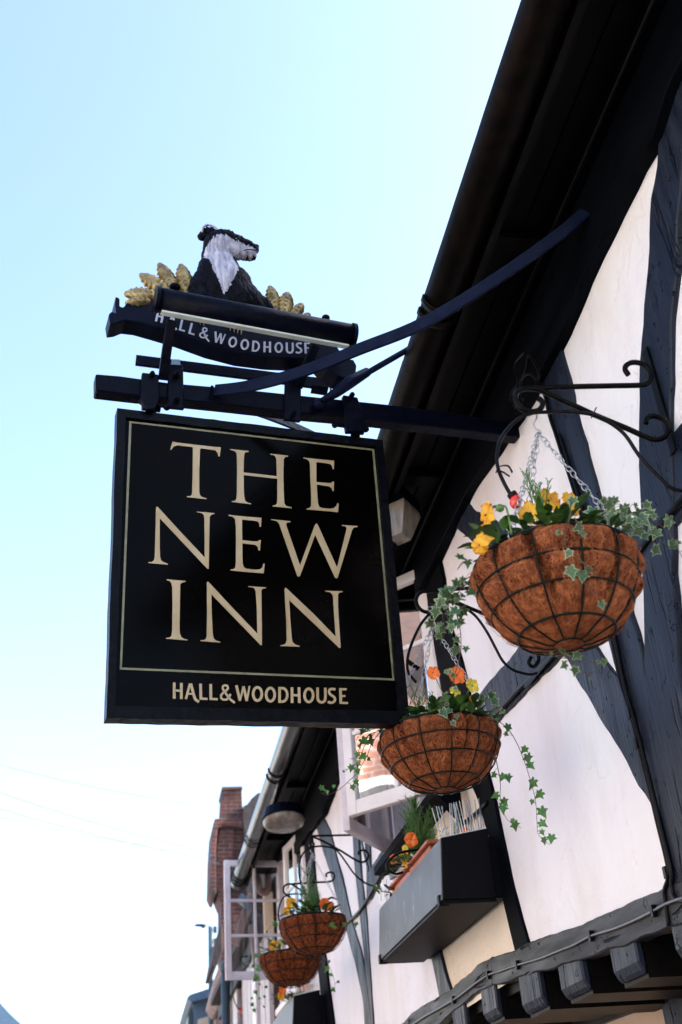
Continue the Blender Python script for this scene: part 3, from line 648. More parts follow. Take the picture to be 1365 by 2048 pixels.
# rear flat bar
mb = MB(); B0 = 3.22
mb.prism([ony(p, B0) for p in ((273, 709), (655, 757), (655, 778), (500, 757), (271, 728))], (0, .012, 0)); mb.build('rear_bar', M['iron'], br_, bevel=.001)
for (p, q) in (((352, 735), (352, 722)), ((588, 745), (592, 760))):
    mb = MB(); mb.bar(ons(p, .012), ony(q, B0), .03, .012); mb.build('cross_bar', M['iron'], br_)
mb = MB(); mb.prism([ony(p, B0 - .02) for p in ((628, 757), (660, 760), (658, 775), (625, 770))], (0, .05, 0)); mb.build('end_lug', M['iron'], br_)
mb = MB(); mb.smooth = True
mb.tube(smooth([ony((655, 765), 3.1), ony((662, 778), 3.05), ony((658, 795), 2.98), ony((650, 800), 2.95)], 5), .004, 6); mb.build('cable_tail', M['conduit'], br_)

# ================================================================== HEADER CREST BOARD
HO = .06
hd = thing('crest_board', 'black scroll-ended header board with white brewery lettering above the sign bracket', 'sign board', ons((460, 700), HO))
top = [(232, 592), (240, 596), (240, 612), (248, 614), (256, 602), (272, 595), (300, 597), (345, 606), (420, 622), (520, 640), (600, 650), (660, 668), (676, 694), (690, 716), (708, 719), (714, 730)]
bot = [(712, 748), (700, 758), (676, 752), (655, 738), (640, 722), (600, 717), (540, 714), (480, 706), (420, 690), (360, 668), (310, 653), (275, 643), (250, 640), (235, 646), (221, 648), (218, 628), (224, 622), (233, 626), (231, 608)]
mb = MB(); mb.prism(poly_on(top + bot, HO), -SN * .075); mb.build('board', M['navy'], hd, bevel=.003)
# white letters following the curve of the board
ctr = {'H1': (93, 148), 'A': (198, 155), 'L1': (280, 155), 'L2': (352, 158), '&': (448, 165), 'W': (561, 168), 'O1': (666, 172), 'O2': (759, 177), 'D': (850, 179), 'H2': (940, 181), 'O3': (1035, 182), 'U': (1126, 180), 'S': (1198, 186), 'E': (1285, 187)}
pos = {'H1': (320, 633, 14), 'A': (347, 643, 15), 'L1': (367, 651, 16), 'L2': (386, 658, 17), '&': (411, 667, 17), 'W': (439, 676, 14), 'O1': (466, 684, 12), 'O2': (490, 689, 9), 'D': (512, 692.5, 6), 'H2': (535, 694, 4), 'O3': (558, 695, 3), 'U': (580, 695.5, 2), 'S': (598, 696, 2), 'E': (616, 696, 1)}
for k, (px_, py_, ang) in pos.items():
    a = math.radians(ang - 2); sc = 22 / 115.; cx0, cy0 = ctr[k]
    def tf(x, y, a=a, cx0=cx0, cy0=cy0, px_=px_, py_=py_):
        dx, dy = (x - cx0) * sc * 1.12, (y - cy0) * sc
        return (px_ + dx * math.cos(a) - dy * math.sin(a), py_ + dx * math.sin(a) + dy * math.cos(a))
    mb = MB(); glyph(mb, SM[k], tf, HO + .0012, .0012); mb.build('letter', M['whiteletter'], hd)
# small claws over the board edge
for (x, y) in ((462, 655), (470, 658), (477, 661), (484, 663), (402, 643), (409, 645)):
    mb = MB(); mb.smooth = True; mb.tube([ons((x, y - 5), HO + .006), ons((x - 1, y + 2), HO + .010), ons((x - 1, y + 7), HO + .006)], [.0028, .002, .0006], 6); mb.build('claw', M['gold'], hd)
# gilded wheat ears
def ear(tip, base, wpx, off):
    mb = MB(); mb.smooth = True
    T, B = ons(tip, off), ons(base, off); d = (T - B); L = d.length; d.normalize(); s_ = d.cross(SN).normalized()
    wd = wpx / 600.; nch = max(4, L / .018)
    def fn(u, v):
        a = -2 * math.pi * u; pr = math.sin(math.pi * min(1, .12 + v * .88)) ** .6 if v < 1 else 0
        ph = (v * nch + .9 * abs(math.cos(a))) % 1; sw = .82 + .34 * (1 - ph) * min(1, ph * 8)
        dip = 1 - .22 * max(0, 1 - abs(math.cos(a)) / .22)
        return B + d * L * v + s_ * math.cos(a) * wd * .5 * pr * sw + SN * math.sin(a) * .021 * pr * sw * dip
    mb.grid(fn, 28, 64, True)
    mb.build('wheat_ear', M['wheat'], hd)
for a in (((248, 588), (312, 592), 34, .05), ((279, 547), (338, 590), 36, .03), ((318, 525), (352, 590), 34, .015), ((362, 527), (376, 592), 34, .0), ((250, 606), (300, 604), 22, .055),
          ((540, 571), (552, 626), 30, .0), ((576, 584), (568, 632), 32, .015), ((606, 607), (584, 640), 24, .03), ((621, 628), (600, 645), 16, .04)):
    ear(*a)

# ================================================================== BADGER
BO = .02
def bl(px, py, dep, rx, ry, rz, rot=0):
    c = ons((px, py), BO + dep); a = math.radians(rot)
    ex = SU * math.cos(a) + SV * math.sin(a); ey = SV * math.cos(a) - SU * math.sin(a)
    return c, (rx / 580., rz, ry / 580.), Matrix((ex, -SN, ey)).transposed()
mb = MB()
BL = [(466, 622, -.01, 82, 62, .075, 0), (450, 580, .0, 58, 62, .075, -12), (480, 606, .01, 42, 48, .07, 38), (437, 545, .01, 42, 52, .06, -6), (452, 560, .03, 30, 50, .05, -8),
      (428, 515, .015, 24, 34, .046, 10), (436, 503, .02, 30, 32, .05, 15), (438, 490, .025, 31, 27, .052, -6), (450, 483, .03, 32, 19, .048, -14), (470, 488, .035, 28, 17, .038, -16),
      (486, 492, .035, 30, 13, .032, -14), (503, 499, .035, 15, 11, .024, -10), (484, 505, .035, 32, 13, .028, -14), (499, 510, .035, 16, 10.5, .022, -6), (468, 502, .03, 28, 18, .034, -8), (510, 496, .035, 8, 8, .014, -10),
      (402, 575, -.005, 24, 48, .055, -14), (396, 605, -.01, 26, 40, .06, 0), (502, 602, -.01, 20, 52, .055, 40), (520, 622, -.01, 26, 26, .055, 35), (462, 552, 0, 22, 44, .05, 22), (414, 466, .0, 13, 13, .012, 30), (422, 464, .035, 17, 12, .012, -10), (406, 473, -.015, 10, 11, .012, 30)]
for q in BL: c, r_, A = bl(*q); mb.ball(c, r_, 20, 14, A)
root = thing('badger_statue', 'painted wooden badger, black with white cheek and chest, sitting on top of the crest board', 'badger statue', ons((460, 610), BO))
tmp = mb.build('body', M['badger_black'], None, origin=root.location)
tmp.location = (0, 0, 0)
rm = tmp.modifiers.new('r', 'REMESH'); rm.mode = 'VOXEL'; rm.voxel_size = .0034
sm_ = tmp.modifiers.new('s', 'SMOOTH'); sm_.iterations = 5; sm_.factor = .5
dg = bpy.context.evaluated_depsgraph_get(); ev = tmp.evaluated_get(dg)
me = bpy.data.meshes.new_from_object(ev); bpy.data.objects.remove(tmp)
me.materials.clear(); me.materials.append(M['badger_black']); me.materials.append(M['badger_white'])
def topx(P):                                              # world point -> measured front-view coordinates on the statue
    d = P - CAM; c = R.T @ np.array(d); return (682.5 + F * c[0] / c[2], 1024 + F * c[1] / c[2])
def frontxy(P):                                           # orthogonal front view of the statue, in units of the photo pixel at its plane
    d = P - root.location; return (460 + d.dot(SU) * 600, 610 - d.dot(SV) * 600)
def z3(l): return [(200 + x / 3, 430 + y / 3) for x, y in l]
WH = z3([(636, 172), (664, 140), (700, 127), (745, 134), (800, 155), (850, 172), (900, 180), (945, 196), (955, 212), (945, 240), (905, 246), (860, 244), (826, 236), (790, 236), (800, 262), (826, 320), (806, 375), (772, 430), (738, 474), (716, 430), (700, 390), (672, 330), (650, 260), (626, 235), (632, 200)])
def inside(p, poly):
    c = False; n = len(poly); x, y = p
    for i in range(n):
        (x1, y1), (x2, y2) = poly[i], poly[(i + 1) % n]
        if (y1 > y) != (y2 > y) and x < (x2 - x1) * (y - y1) / (y2 - y1) + x1: c = not c
    return c
cc = ons((438, 520), BO)
# pattern polygon in the statue's own front view
WHL = [(a + 1, b + (7 if 0 < i < 9 else (4 if (a < 455 or b > 515) else 0))) for i, (a, b) in enumerate([frontxy(ons(p, BO + .05)) for p in WH])]
# carve fur along vertex normals, then colour faces
for v in me.vertices:
    P = v.co + root.location; a = P.dot(SU); b = P.dot(SV)
    k = noise.noise(Vector((a * 150 + b * 40, b * 30, 1))) + .6 * noise.noise(Vector((a * 290 + b * 80, b * 50, 5)))
    v.co += v.normal * .0040 * k
me.update()
for pl in me.polygons:
    P = pl.center + root.location; x, y = frontxy(P)
    k = noise.noise(Vector((x * .45 + y * .12, y * .10, 2))) * 3.5 + noise.noise(Vector((x * .9, y * .2, 7))) * 2
    fw = pl.normal.dot(SN) > -.2
    if fw and inside((x + k * .6, y + k), WHL): pl.material_index = 1
    # white rim of the near ear
    pl.use_smooth = True
bo = bpy.data.objects.new('body', me); COL.objects.link(bo); bo.parent = root
# eye, nose, mouth, ear rim
mb = MB(); mb.smooth = True
mb.ball(ons((472, 478), BO + .078), (.0058, .0045, .0050), 10, 8, Matrix((SU, -SN, SV)).transposed()); mb.build('eye', M['signpanel'], root)
mb = MB(); mb.smooth = True; mb.ball(ons((473, 477), BO + .083), .0017, 6, 4); mb.build('eye_glint', M['whiteletter'], root)
mb = MB(); mb.smooth = True; mb.ball(ons((513, 494), BO + .040), (.010, .012, .0085), 12, 8, Matrix((SU, -SN, SV)).transposed()); mb.build('nose', M['signpanel'], root)
mb = MB(); mb.smooth = True; mb.tube(smooth([ons((515, 502), BO + .050), ons((508, 500), BO + .061), ons((497, 499), BO + .067), ons((488, 501), BO + .0685)], 4), .0018, 6); mb.build('mouth', M['signpanel'], root)
mb = MB(); mb.smooth = True
mb.tube(smooth([ons((405, 464), BO + .03), ons((407, 454), BO + .045), ons((418, 450), BO + .05), ons((432, 456), BO + .052), ons((438, 466), BO + .052)], 5), [.004] * 21, 8)
mb.build('ear_rim', M['badger_white'], root)
mb = MB(); mb.smooth = True
mb.grid(lambda u, v: ons((409 + 22 * u, 462 + 10 * v - 5 * math.sin(u * 3.14)), BO + .044 - .02 * math.sin(u * 3.14) * math.sin(v * 3.14)), 8, 6); mb.build('ear_cup', M['badger_black'], root)
mb = MB(); mb.smooth = True
mb.ball(ons((404, 474), BO - .01), (.016, .010, .017), 10, 8, Matrix((SU, -SN, SV)).transposed()); mb.build('ear', M['badger_black'], root)

# ================================================================== TUBE LAMP
LO = .16
lp = thing('sign_lamp', 'black tubular strip lamp on two arms in front of the crest board', 'lamp', ons((510, 625), LO))
A, B = ons((318, 600), LO), ons((702, 672), LO); d = (B - A).normalized()
mb = MB(); mb.smooth = True; mb.cyl(A, B, .040, 28); mb.build('housing', M['iron'], lp)
mb = MB(); mb.smooth = False
mb.cyl(A - d * .012, A, .044, 28); mb.build('end_cap', M['iron'], lp)
mb = MB(); mb.cyl(B, B + d * .012, .044, 28); mb.build('end_cap', M['iron'], lp)
mb = MB(); dn = (Vector((0, 0, -1)) + SN * -.25).normalized(); sx = d.cross(dn).normalized()
mb.prism([A + d * .01 + dn * .038 - sx * .013, A + d * .01 + dn * .038 + sx * .013, B - d * .01 + dn * .038 + sx * .013, B - d * .01 + dn * .038 - sx * .013], dn * .006); mb.build('diffuser', M['diffuser'], lp)
for (p0, p1) in (((344, 640), (326, 760)), ((632, 690), (596, 775))):
    mb = MB(); mb.strip(smooth([ons(p0, LO - .02), ons(((p0[0] + p1[0]) / 2 - 1, (p0[1] + p1[1]) / 2), LO * .55), ons(p1, .02)], 5), SU, .030, .014); mb.build('arm', M['iron'], lp, bevel=.002)
for p, q_ in (((652, 636), .014), ((350, 574), .018)):
    mb = MB(); c = ons(p, LO); mb.ball(c, (q_, q_, .011), 12, 8); mb.build('bolt', M['iron'], lp)

# ================================================================== HANGING BASKETS
HX = .9117
HX2 = .965
def basket_parts(root, c, r, depth, hook, hook_rim, seed, bulge=1.0, fibres=2600):
    cx, cy, cz = c
    prof = [(0, 1.0), (.12, 1.01), (.30, .985), (.45, .93), (.62, .84), (.78, .71), (.90, .57), (.97, .40), (1.0, .20), (1.005, 0.0)]
    def pr(t):
        for i in range(len(prof) - 1):
            if prof[i][0] <= t <= prof[i + 1][0]:
                k = (t - prof[i][0]) / (prof[i + 1][0] - prof[i][0]); return prof[i][1] + (prof[i + 1][1] - prof[i][1]) * k
        return 0
    # meridian parameter s -> (z, r)
    PTS = []
    for i in range(len(prof) - 1):
        for k in range(6): u = k / 6; PTS.append((prof[i][0] + (prof[i + 1][0] - prof[i][0]) * u, prof[i][1] + (prof[i + 1][1] - prof[i][1]) * u))
    PTS.append(prof[-1]); n = len(PTS)
    NM = 12; ringz = [.0, .31, .60, .90]
    def surf(a, i, extra=0.0):
        t, k = PTS[i]; m_ = abs(math.sin(a * NM / 2 + .4))
        rz = min(abs(t - q) for q in ringz); rb = min(1, rz / .09)
        puff = (.12 + .88 * m_ ** .6) * (.15 + .85 * rb) * .11 * bulge
        fold = -.012 + .055 * noise.noise(Vector((math.cos(a) * 3.2 + seed, math.sin(a) * 3.2, t * 1.4))) - .01 + .036 * noise.noise(Vector((math.cos(a) * 8 + seed, math.sin(a) * 8, t * 3)))
        crease = -.24 * max(0, 1 - abs(math.sin(a * 3.5 + seed + t * .5 + .5 * math.sin(a * 2 + t * 3))) / .20) * (1 - t ** 2) * bulge
        kk = k * (1 + (puff + fold + crease) * min(1, k * 1.6)) if k > .05 else k
        kk += extra
        return Vector((cx + r * kk * math.cos(a), cy + r * kk * math.sin(a), cz - depth * t - depth * .02 * bulge * (1 - k) + .004))
    mb = MB(); mb.smooth = True; NA = 264
    mb.grid(lambda u, v: surf(2 * math.pi * u, min(n - 1, int(round(v * (n - 1))))), NA, n - 1, True)
    # inner lip
    mb.grid(lambda u, v: (cx + r * (1.0 - .06 * v) * math.cos(-2 * math.pi * u), cy + r * (1 - .06 * v) * math.sin(-2 * math.pi * u), cz + .006 - .02 * v), 60, 1, True)
    mb.smooth = False; mb.cur = 1; rnd = random.Random(seed)
    for _ in range(fibres):
        a = rnd.uniform(0, 2 * math.pi); i = rnd.uniform(0, n * .86); da = rnd.uniform(-1, 1); ang = rnd.uniform(0, 2 * math.pi); cur = rnd.uniform(-3.2, 3.2)
        L = rnd.uniform(.03, .13); k = 8; pts = []; lift = rnd.uniform(.001, .006)
        if rnd.random() < .04: lift = rnd.uniform(.02, .07)
        for j in range(k):
            u = j / (k - 1)
            ii = max(0, min(n - 1, int(round(i)))); pts.append(surf(a, ii, .004 + lift * math.sin(math.pi * u)))
            a += math.cos(ang) * L / k / r; i += math.sin(ang) * L / k / depth * n * .8; ang += cur / k
        mb.tube(pts, .0005, 3, False)
    mb.build('coir_liner', [M['coir'], M['fibre']], root)
    # wire frame
    mb = MB(); mb.smooth = True
    def wr(t, off): return r * (pr(t) * 1.0 + off)
    def ring(t, rad, wire, k=72, wob=.0):
        p = [(cx + rad * math.cos(2 * math.pi * i / k), cy + rad * math.sin(2 * math.pi * i / k), cz - depth * t) for i in range(k + 1)]
        mb.tube(p, wire, 6, False)
    ring(-.01, r * 1.022, .0034); ring(.012, r * 1.012, .002); ring(.31, wr(.31, .045), .0024); ring(.60, wr(.60, .042), .0024); ring(.90, wr(.90, .035), .0027); ring(1.03, r * .19, .0022, 30)
    for q in range(NM):
        a = 2 * math.pi * q / NM + .4 * 2 / NM * -1 + .02 * math.sin(q * 5 + seed)
        p = []
        for t in (0, .08, .16, .24, .31, .40, .50, .60, .68, .76, .83, .90, .97, 1.02, 1.035):
            rad = wr(min(t, 1.0), .022 + .022 * min(1, t / .2)) if t < .95 else r * (.42 if t < 1.0 else (.30 if t < 1.03 else .19))
            p.append((cx + rad * math.cos(a), cy + rad * math.sin(a), cz - depth * t))
        mb.tube(p, .0021, 6, False)
    mb.build('wire_frame', M['basketwire'], root)
    mb = MB(); mb.smooth = True
    mb.grid(lambda u, v: (cx + r * .95 * v * math.cos(2 * math.pi * u), cy + r * .95 * v * math.sin(2 * math.pi * u), cz - .02 + .015 * (1 - v) + .006 * noise.noise(Vector((u * 20, v * 9, 0)))), 36, 8, True)
    mb.build('compost', M['soil'], root)
    # chains
    H = V(hook); J = H + Vector((.004, 0, -.052))
    for a in hook_rim:
        E_ = Vector((cx + r * 1.02 * math.cos(a), cy + r * 1.02 * math.sin(a), cz))
        d = E_ - J; L = d.length; dn_ = d.normalized(); k = int(L / .0165); mb = MB(); mb.smooth = True
        s1 = dn_.cross(Vector((0, 1, .2))).normalized(); s2 = dn_.cross(s1)
        for i in range(k):
            c_ = J + d * ((i + .5) / k); ph = i * .9 + a; q = s1 * math.cos(ph) + s2 * math.sin(ph)
            hl, hw = .0115, .0062
            pts = [c_ + dn_ * hl * math.cos(x_) * (1 if abs(math.cos(x_)) > .5 else .9) + q * hw * math.sin(x_) * (1 + .3 * math.cos(x_)) for x_ in [2 * math.pi * z_ / 10 for z_ in range(11)]]
            mb.tube(pts, .00125, 5, False)
        mb.build('chain', M['steel'], root)
    mb = MB(); mb.smooth = True
    mb.tube(smooth([H + Vector((-.009, 0, -.004)), H + Vector((-.006, 0, .008)), H + Vector((.005, 0, .009)), H + Vector((.009, 0, -.002)), H + Vector((.003, 0, -.016)), H + Vector((-.004, 0, -.028)), H + Vector((.0, 0, -.04)), H + Vector((.009, 0, -.045)), H + Vector((.010, 0, -.055)), H + Vector((.002, 0, -.058))], 5), .0018, 6)
    mb.build('hook', M['steel'], root)

BK = [dict(h=onx((1067, 830), HX), r=.171, z=2.745, dx=-.02, dep=.187, seed=1, fib=6500, bul=1.1),
      dict(h=onx((861, 1219), HX), r=.172, z=2.753, dx=-.02, dep=.166, seed=5, fib=3800, bul=.7),
      dict(h=onx((622, 1690), HX2), r=.172, z=2.856, dx=-.01, dep=.172, seed=9, fib=900, bul=.5),
      dict(h=onx((583, 1785), HX2), r=.176, z=2.838, dx=-.02, dep=.172, seed=13, fib=700, bul=.5)]
BLAB = ['largest hanging basket nearest the viewer, coir lined, hung by the thick black post',
        'coir hanging basket partly hidden by the lower right corner of the inn sign',
        'upper of the two small far baskets, hung left of the grey braces',
        'lowest and farthest hanging basket, tucked beneath the other far one']
GRP = 'coir hanging baskets along the inn front'
for i, b in enumerate(BK):
    h = b['h']; c = (h.x + b['dx'], h.y, b['z'])
    b['c'] = c
    root = thing('hanging_basket', BLAB[i], 'hanging basket', (c[0], c[1], c[2] - b['dep']), GRP)
    angs = [(-2.45, -.8, 1.75), (-.75, 1.9, -2.9), (-2.4, -.3, 1.8), (-2.2, .2, 2.2)][i]
    basket_parts(root, c, b['r'], b['dep'], h, angs, b['seed'], b['bul'], b['fib'])

# ------------------------------------------------------------------ basket brackets (wrought iron)
def scroll_px(mb, pts, y, r, k=6): mb.tube(smooth([ony(p, y) for p in pts], k), r, 8)
z6 = lambda l: [(910 + x / 3, 700 + y / 3) for x, y in l]
def bracket(label, Y, bar, diag, plate, r, scr=None):
    o = thing('basket_bracket', label, 'bracket', (W, Y, 3.25), 'wrought iron basket brackets')
    mb = MB(); mb.smooth = True; scroll_px(mb, bar, Y, r); mb.build('arm', M['wrought'], o)
    mb = MB(); mb.smooth = True; scroll_px(mb, diag, Y, r); mb.build('stay', M['wrought'], o)
    if plate:
        a, b = plate; mb = MB(); mb.bar(onx(a, W - .02), onx(b, W - .02), .026, .006, (1, 0, 0)); mb.build('wall_strip', M['wrought'], o)
    return o
Y1, Y2, Y3, Y4 = [b['h'].y for b in BK]
bracket('wrought iron basket bracket with curled ends on the thick near post', Y1,
        z6([(497, 288), (520, 305), (526, 332), (508, 358), (478, 369), (440, 368), (400, 352), (372, 318), (364, 280), (376, 250), (405, 234), (440, 230), (560, 226), (760, 219), (960, 215), (1110, 212), (1145, 205), (1168, 185), (1178, 158), (1165, 120), (1135, 90), (1098, 76), (1060, 76), (1030, 92), (1022, 118), (1042, 150)]),
        z6([(455, 232), (490, 234), (560, 262), (650, 304), (740, 344), (830, 386), (940, 432), (1040, 474), (1130, 515), (1180, 534), (1225, 537), (1262, 518), (1280, 480), (1268, 436), (1235, 408), (1190, 396), (1155, 408), (1146, 440)]), ((1291, 700), (1349, 905)), .0068)
z7 = lambda l: [(760 + x / 4.0967, 960 + y / 4.0967) for x, y in l]
bracket('wrought iron basket bracket half hidden behind the nearest basket', Y2,
        z7([(425, 995), (448, 1020), (448, 1055), (420, 1082), (380, 1082), (335, 1062), (305, 1020), (300, 975), (318, 935), (355, 916), (420, 912), (560, 900), (745, 885), (900, 875), (1060, 868)]),
        z7([(540, 965), (600, 990), (700, 1034), (800, 1075), (890, 1112), (1020, 1170), (1140, 1240), (1230, 1330), (1290, 1420), (1300, 1480), (1260, 1530), (1220, 1500), (1240, 1450)]), ((1110, 1300), (1050, 1370)), .0062)
z5 = lambda l: [(360 + x / 3.102, 1460 + y / 3.102) for x, y in l]
bracket('wrought iron bracket above the upper far basket', Y3,
        z5([(815, 700), (832, 705), (826, 722), (812, 715), (806, 690), (812, 664), (840, 657), (960, 654), (1110, 650)]),
        z5([(820, 660), (900, 695), (1000, 750), (1080, 800), (1130, 820), (1162, 803), (1170, 770), (1145, 745), (1112, 755), (1110, 775)]), ((720, 1668), (737, 1740)), .006)
bracket('wrought iron bracket of the farthest basket with curl at its wall end', Y4,
        z5([(690, 1040), (665, 1025), (645, 1005), (645, 975), (665, 958), (700, 955), (780, 950), (850, 945), (930, 940), (958, 920), (955, 890), (930, 883), (908, 895), (912, 912)]),
        z5([(695, 958), (740, 985), (800, 1022), (850, 1055), (900, 1062), (940, 1040), (975, 1050)]), None, .006)
bracket('small distant bracket seen through the far open casement', 12.2,
        z5([(430, 1470), (400, 1455), (378, 1432), (380, 1412), (410, 1405), (450, 1410), (480, 1405)]), z5([(372, 1500), (400, 1480), (440, 1440), (452, 1420), (430, 1410)]), None, .008)

# cable arches with bulb holders ("festoon" conduits arching over each bracket)
def arch(label, Y, pts, bulb=None, holder=None):
    o = thing('arched_light_cable', label, 'light cable', ony(pts[0], Y), 'black arched light cables over the brackets')
    mb = MB(); mb.smooth = True; mb.tube(smooth([ony(p, Y) for p in pts], 5), .0046 if Y < 4 else .005, 8); mb.build('cable', M['conduit'], o)
    if holder:
        a, b = holder; mb = MB(); mb.smooth = True; A, B = ony(a, Y), ony(b, Y); mb.cyl(A, B, .0075, 10); mb.build('bulb_holder', M['conduit'], o)
    if bulb:
        c, s_ = bulb; C_ = ony(c, Y - .01); mb = MB(); mb.smooth = True
        ax = Matrix.Rotation(math.radians(18), 3, 'Y'); mb.ball(C_, (.0135, .0135, .019), 14, 10, ax); mb.build('bulb', M['red'], o)
        mb = MB(); cap_ = C_ + Vector((-.003, 0, .013)); mb.cyl(cap_, cap_ + Vector((-.004, 0, .008)), .0115, 12); mb.build('bulb_cap', M['conduit'], o)
    return o
o = arch('black cable arching over the nearest basket and ending in a red bulb', Y1 - .012, [(1400, 985), (1365, 982), (1343, 976), (1317, 953), (1280, 913), (1253, 873), (1227, 850), (1187, 830), (1143, 824), (1103, 824), (1067, 826), (1040, 836), (1017, 857), (1000, 883), (994, 913), (997, 938), (1008, 965), (1022, 990)], ((1032, 1003), 9))
mb = MB(); mb.strip(smooth([ony(p, Y1 - .02) for p in ((993, 945), (997, 935), (1008, 931), (1018, 933), (1025, 945))], 4), (0, 1, .3), .006, .002)
mb.strip([ony((996, 940), Y1 - .02), ony((1008, 945), Y1 - .03), ony((1020, 953), Y1 - .03)], (0, 1, .3), .005, .002)
mb.strip([ony((1183, 836), Y1 - .02), ony((1193, 815), Y1 - .03)], (0, 1, .3), .005, .002); mb.build('cable_tie', M['conduit'], o)
arch('black cable arching above the basket behind the sign corner', Y2 - .012, [(1075, 1346), (1060, 1349), (1041, 1345), (1023, 1338), (1006, 1322), (992, 1297), (975, 1265), (955, 1236), (938, 1221), (919, 1210), (900, 1204), (882, 1206), (865, 1222), (846, 1243), (831, 1270), (819, 1302), (815, 1326), (818, 1346), (833, 1365)], None, ((815, 1322), (838, 1338)))
arch('thin black cable loop over the upper far basket', Y3 - .012, [(768, 1776), (737, 1769), (711, 1750), (692, 1724), (673, 1700), (650, 1693), (628, 1694), (608, 1705), (599, 1728), (600, 1757), (611, 1786)])
arch('thin black cable loop over the farthest basket', Y4 - .012, [(640, 1800), (620, 1790), (600, 1788), (575, 1790), (562, 1804), (557, 1830), (562, 1850)])

# ------------------------------------------------------------------ plants
def ivy_leaf(mb, c, size, nrm, up_, rnd, plain=False):
    n = V(nrm).normalized(); u = V(up_) - n * V(up_).dot(n)
    if u.length < 1e-4: u = n.orthogonal()
    u.normalize(); s_ = n.cross(u)
    out = [(0, -.10), (.10, -.28), (.34, -.30), (.30, -.02), (.58, .16), (.30, .28), (.20, .42), (0, .86), (-.20, .42), (-.30, .28), (-.58, .16), (-.30, -.02), (-.34, -.30), (-.10, -.28)]
    cup = rnd.uniform(-.1, .55); k = len(out)
    def P(x, y, h): return c + s_ * x * size + u * y * size + n * (h + cup * (x * x + .3 * (y - .2) ** 2)) * size
    mb.cur = 0 if plain else 1; mb.smooth = False
    mb.add([P(0, .12, .0)] + [P(x, y, 0) for x, y in out], [[0, 1 + i, 1 + (i + 1) % k] for i in range(k)])
    if not plain:
        mb.cur = 0
        w_ = rnd.uniform(.78, .92)
        for sg in (1, -1):
            mb.add([P(0, .12, .025 * sg)] + [P(x * w_ * rnd.uniform(.85, 1.05), .12 + (y - .12) * w_, .02 * sg) for x, y in out], [[0, 1 + i, 1 + (i + 1) % k] for i in range(k)])
def ivy_plant(label, strands, group=None, plain=False, seed=0, dens=1.0, size=.03, stemr=.0011):
    """strands: list of world polylines; leaves hang along each"""
    rnd = random.Random(seed)
    o = thing('ivy_plant', label, 'ivy', strands[0][0], group)
    st = MB(); st.smooth = True; lf = MB()
    for sp in strands:
        p = smooth(sp, 6); st.tube(p, [stemr * (1.2 - .7 * i / len(p)) for i in range(len(p))], 5)
        L = sum((p[i + 1] - p[i]).length for i in range(len(p) - 1)); k = max(2, int(L / .034 * dens))
        for j in range(k):
            t = (j + rnd.random()) / k; i = min(len(p) - 2, int(t * (len(p) - 1))); b = p[i]
            d = (p[i + 1] - p[i]).normalized()
            off = Vector((rnd.uniform(-1, 1), rnd.uniform(-1, .5), rnd.uniform(-.7, .9))); off = off.normalized() * rnd.uniform(.010, .028)
            c = b + off; st.tube([b, b + off * .5 + Vector((0, 0, .004)), c], .0006, 4)
            n = Vector((rnd.uniform(-.6, .4), -1 + rnd.uniform(-.3, .4), rnd.uniform(-.9, .5))); upv = Vector((rnd.uniform(-.7, .7), 0, -1 + rnd.uniform(0, .7)))
            ivy_leaf(lf, c, size * rnd.uniform(.42, 1.12) * (1.05 - .35 * t), n, upv, rnd, plain)
    st.build('stem', M['stem'], o)
    lf.build('leaves', [M['ivy_far'] if plain else M['ivy'], M['ivy_edge']], o); return o
def broad_leaf(mb, b, d, L, wd, rnd):
    d = V(d).normalized(); s_ = d.cross(Vector((0, 0, 1)))
    if s_.length < .1: s_ = Vector((1, 0, 0))
    s_.normalize(); n = s_.cross(d); pts = []
    prof = [(0, .06), (.2, .6), (.45, 1), (.7, .8), (.9, .35), (1, .02)]
    vs = []
    for t, k in prof:
        c = b + d * L * t - n * L * .35 * t * t
        vs += [c - s_ * wd * k / 2 + n * wd * .12 * k, c - n * 0.0, c + s_ * wd * k / 2 + n * wd * .12 * k]
    fs = []
    for i in range(len(prof) - 1): a = i * 3; fs += [[a, a + 1, a + 4, a + 3], [a + 1, a + 2, a + 5, a + 4]]
    mb.add(vs, fs)
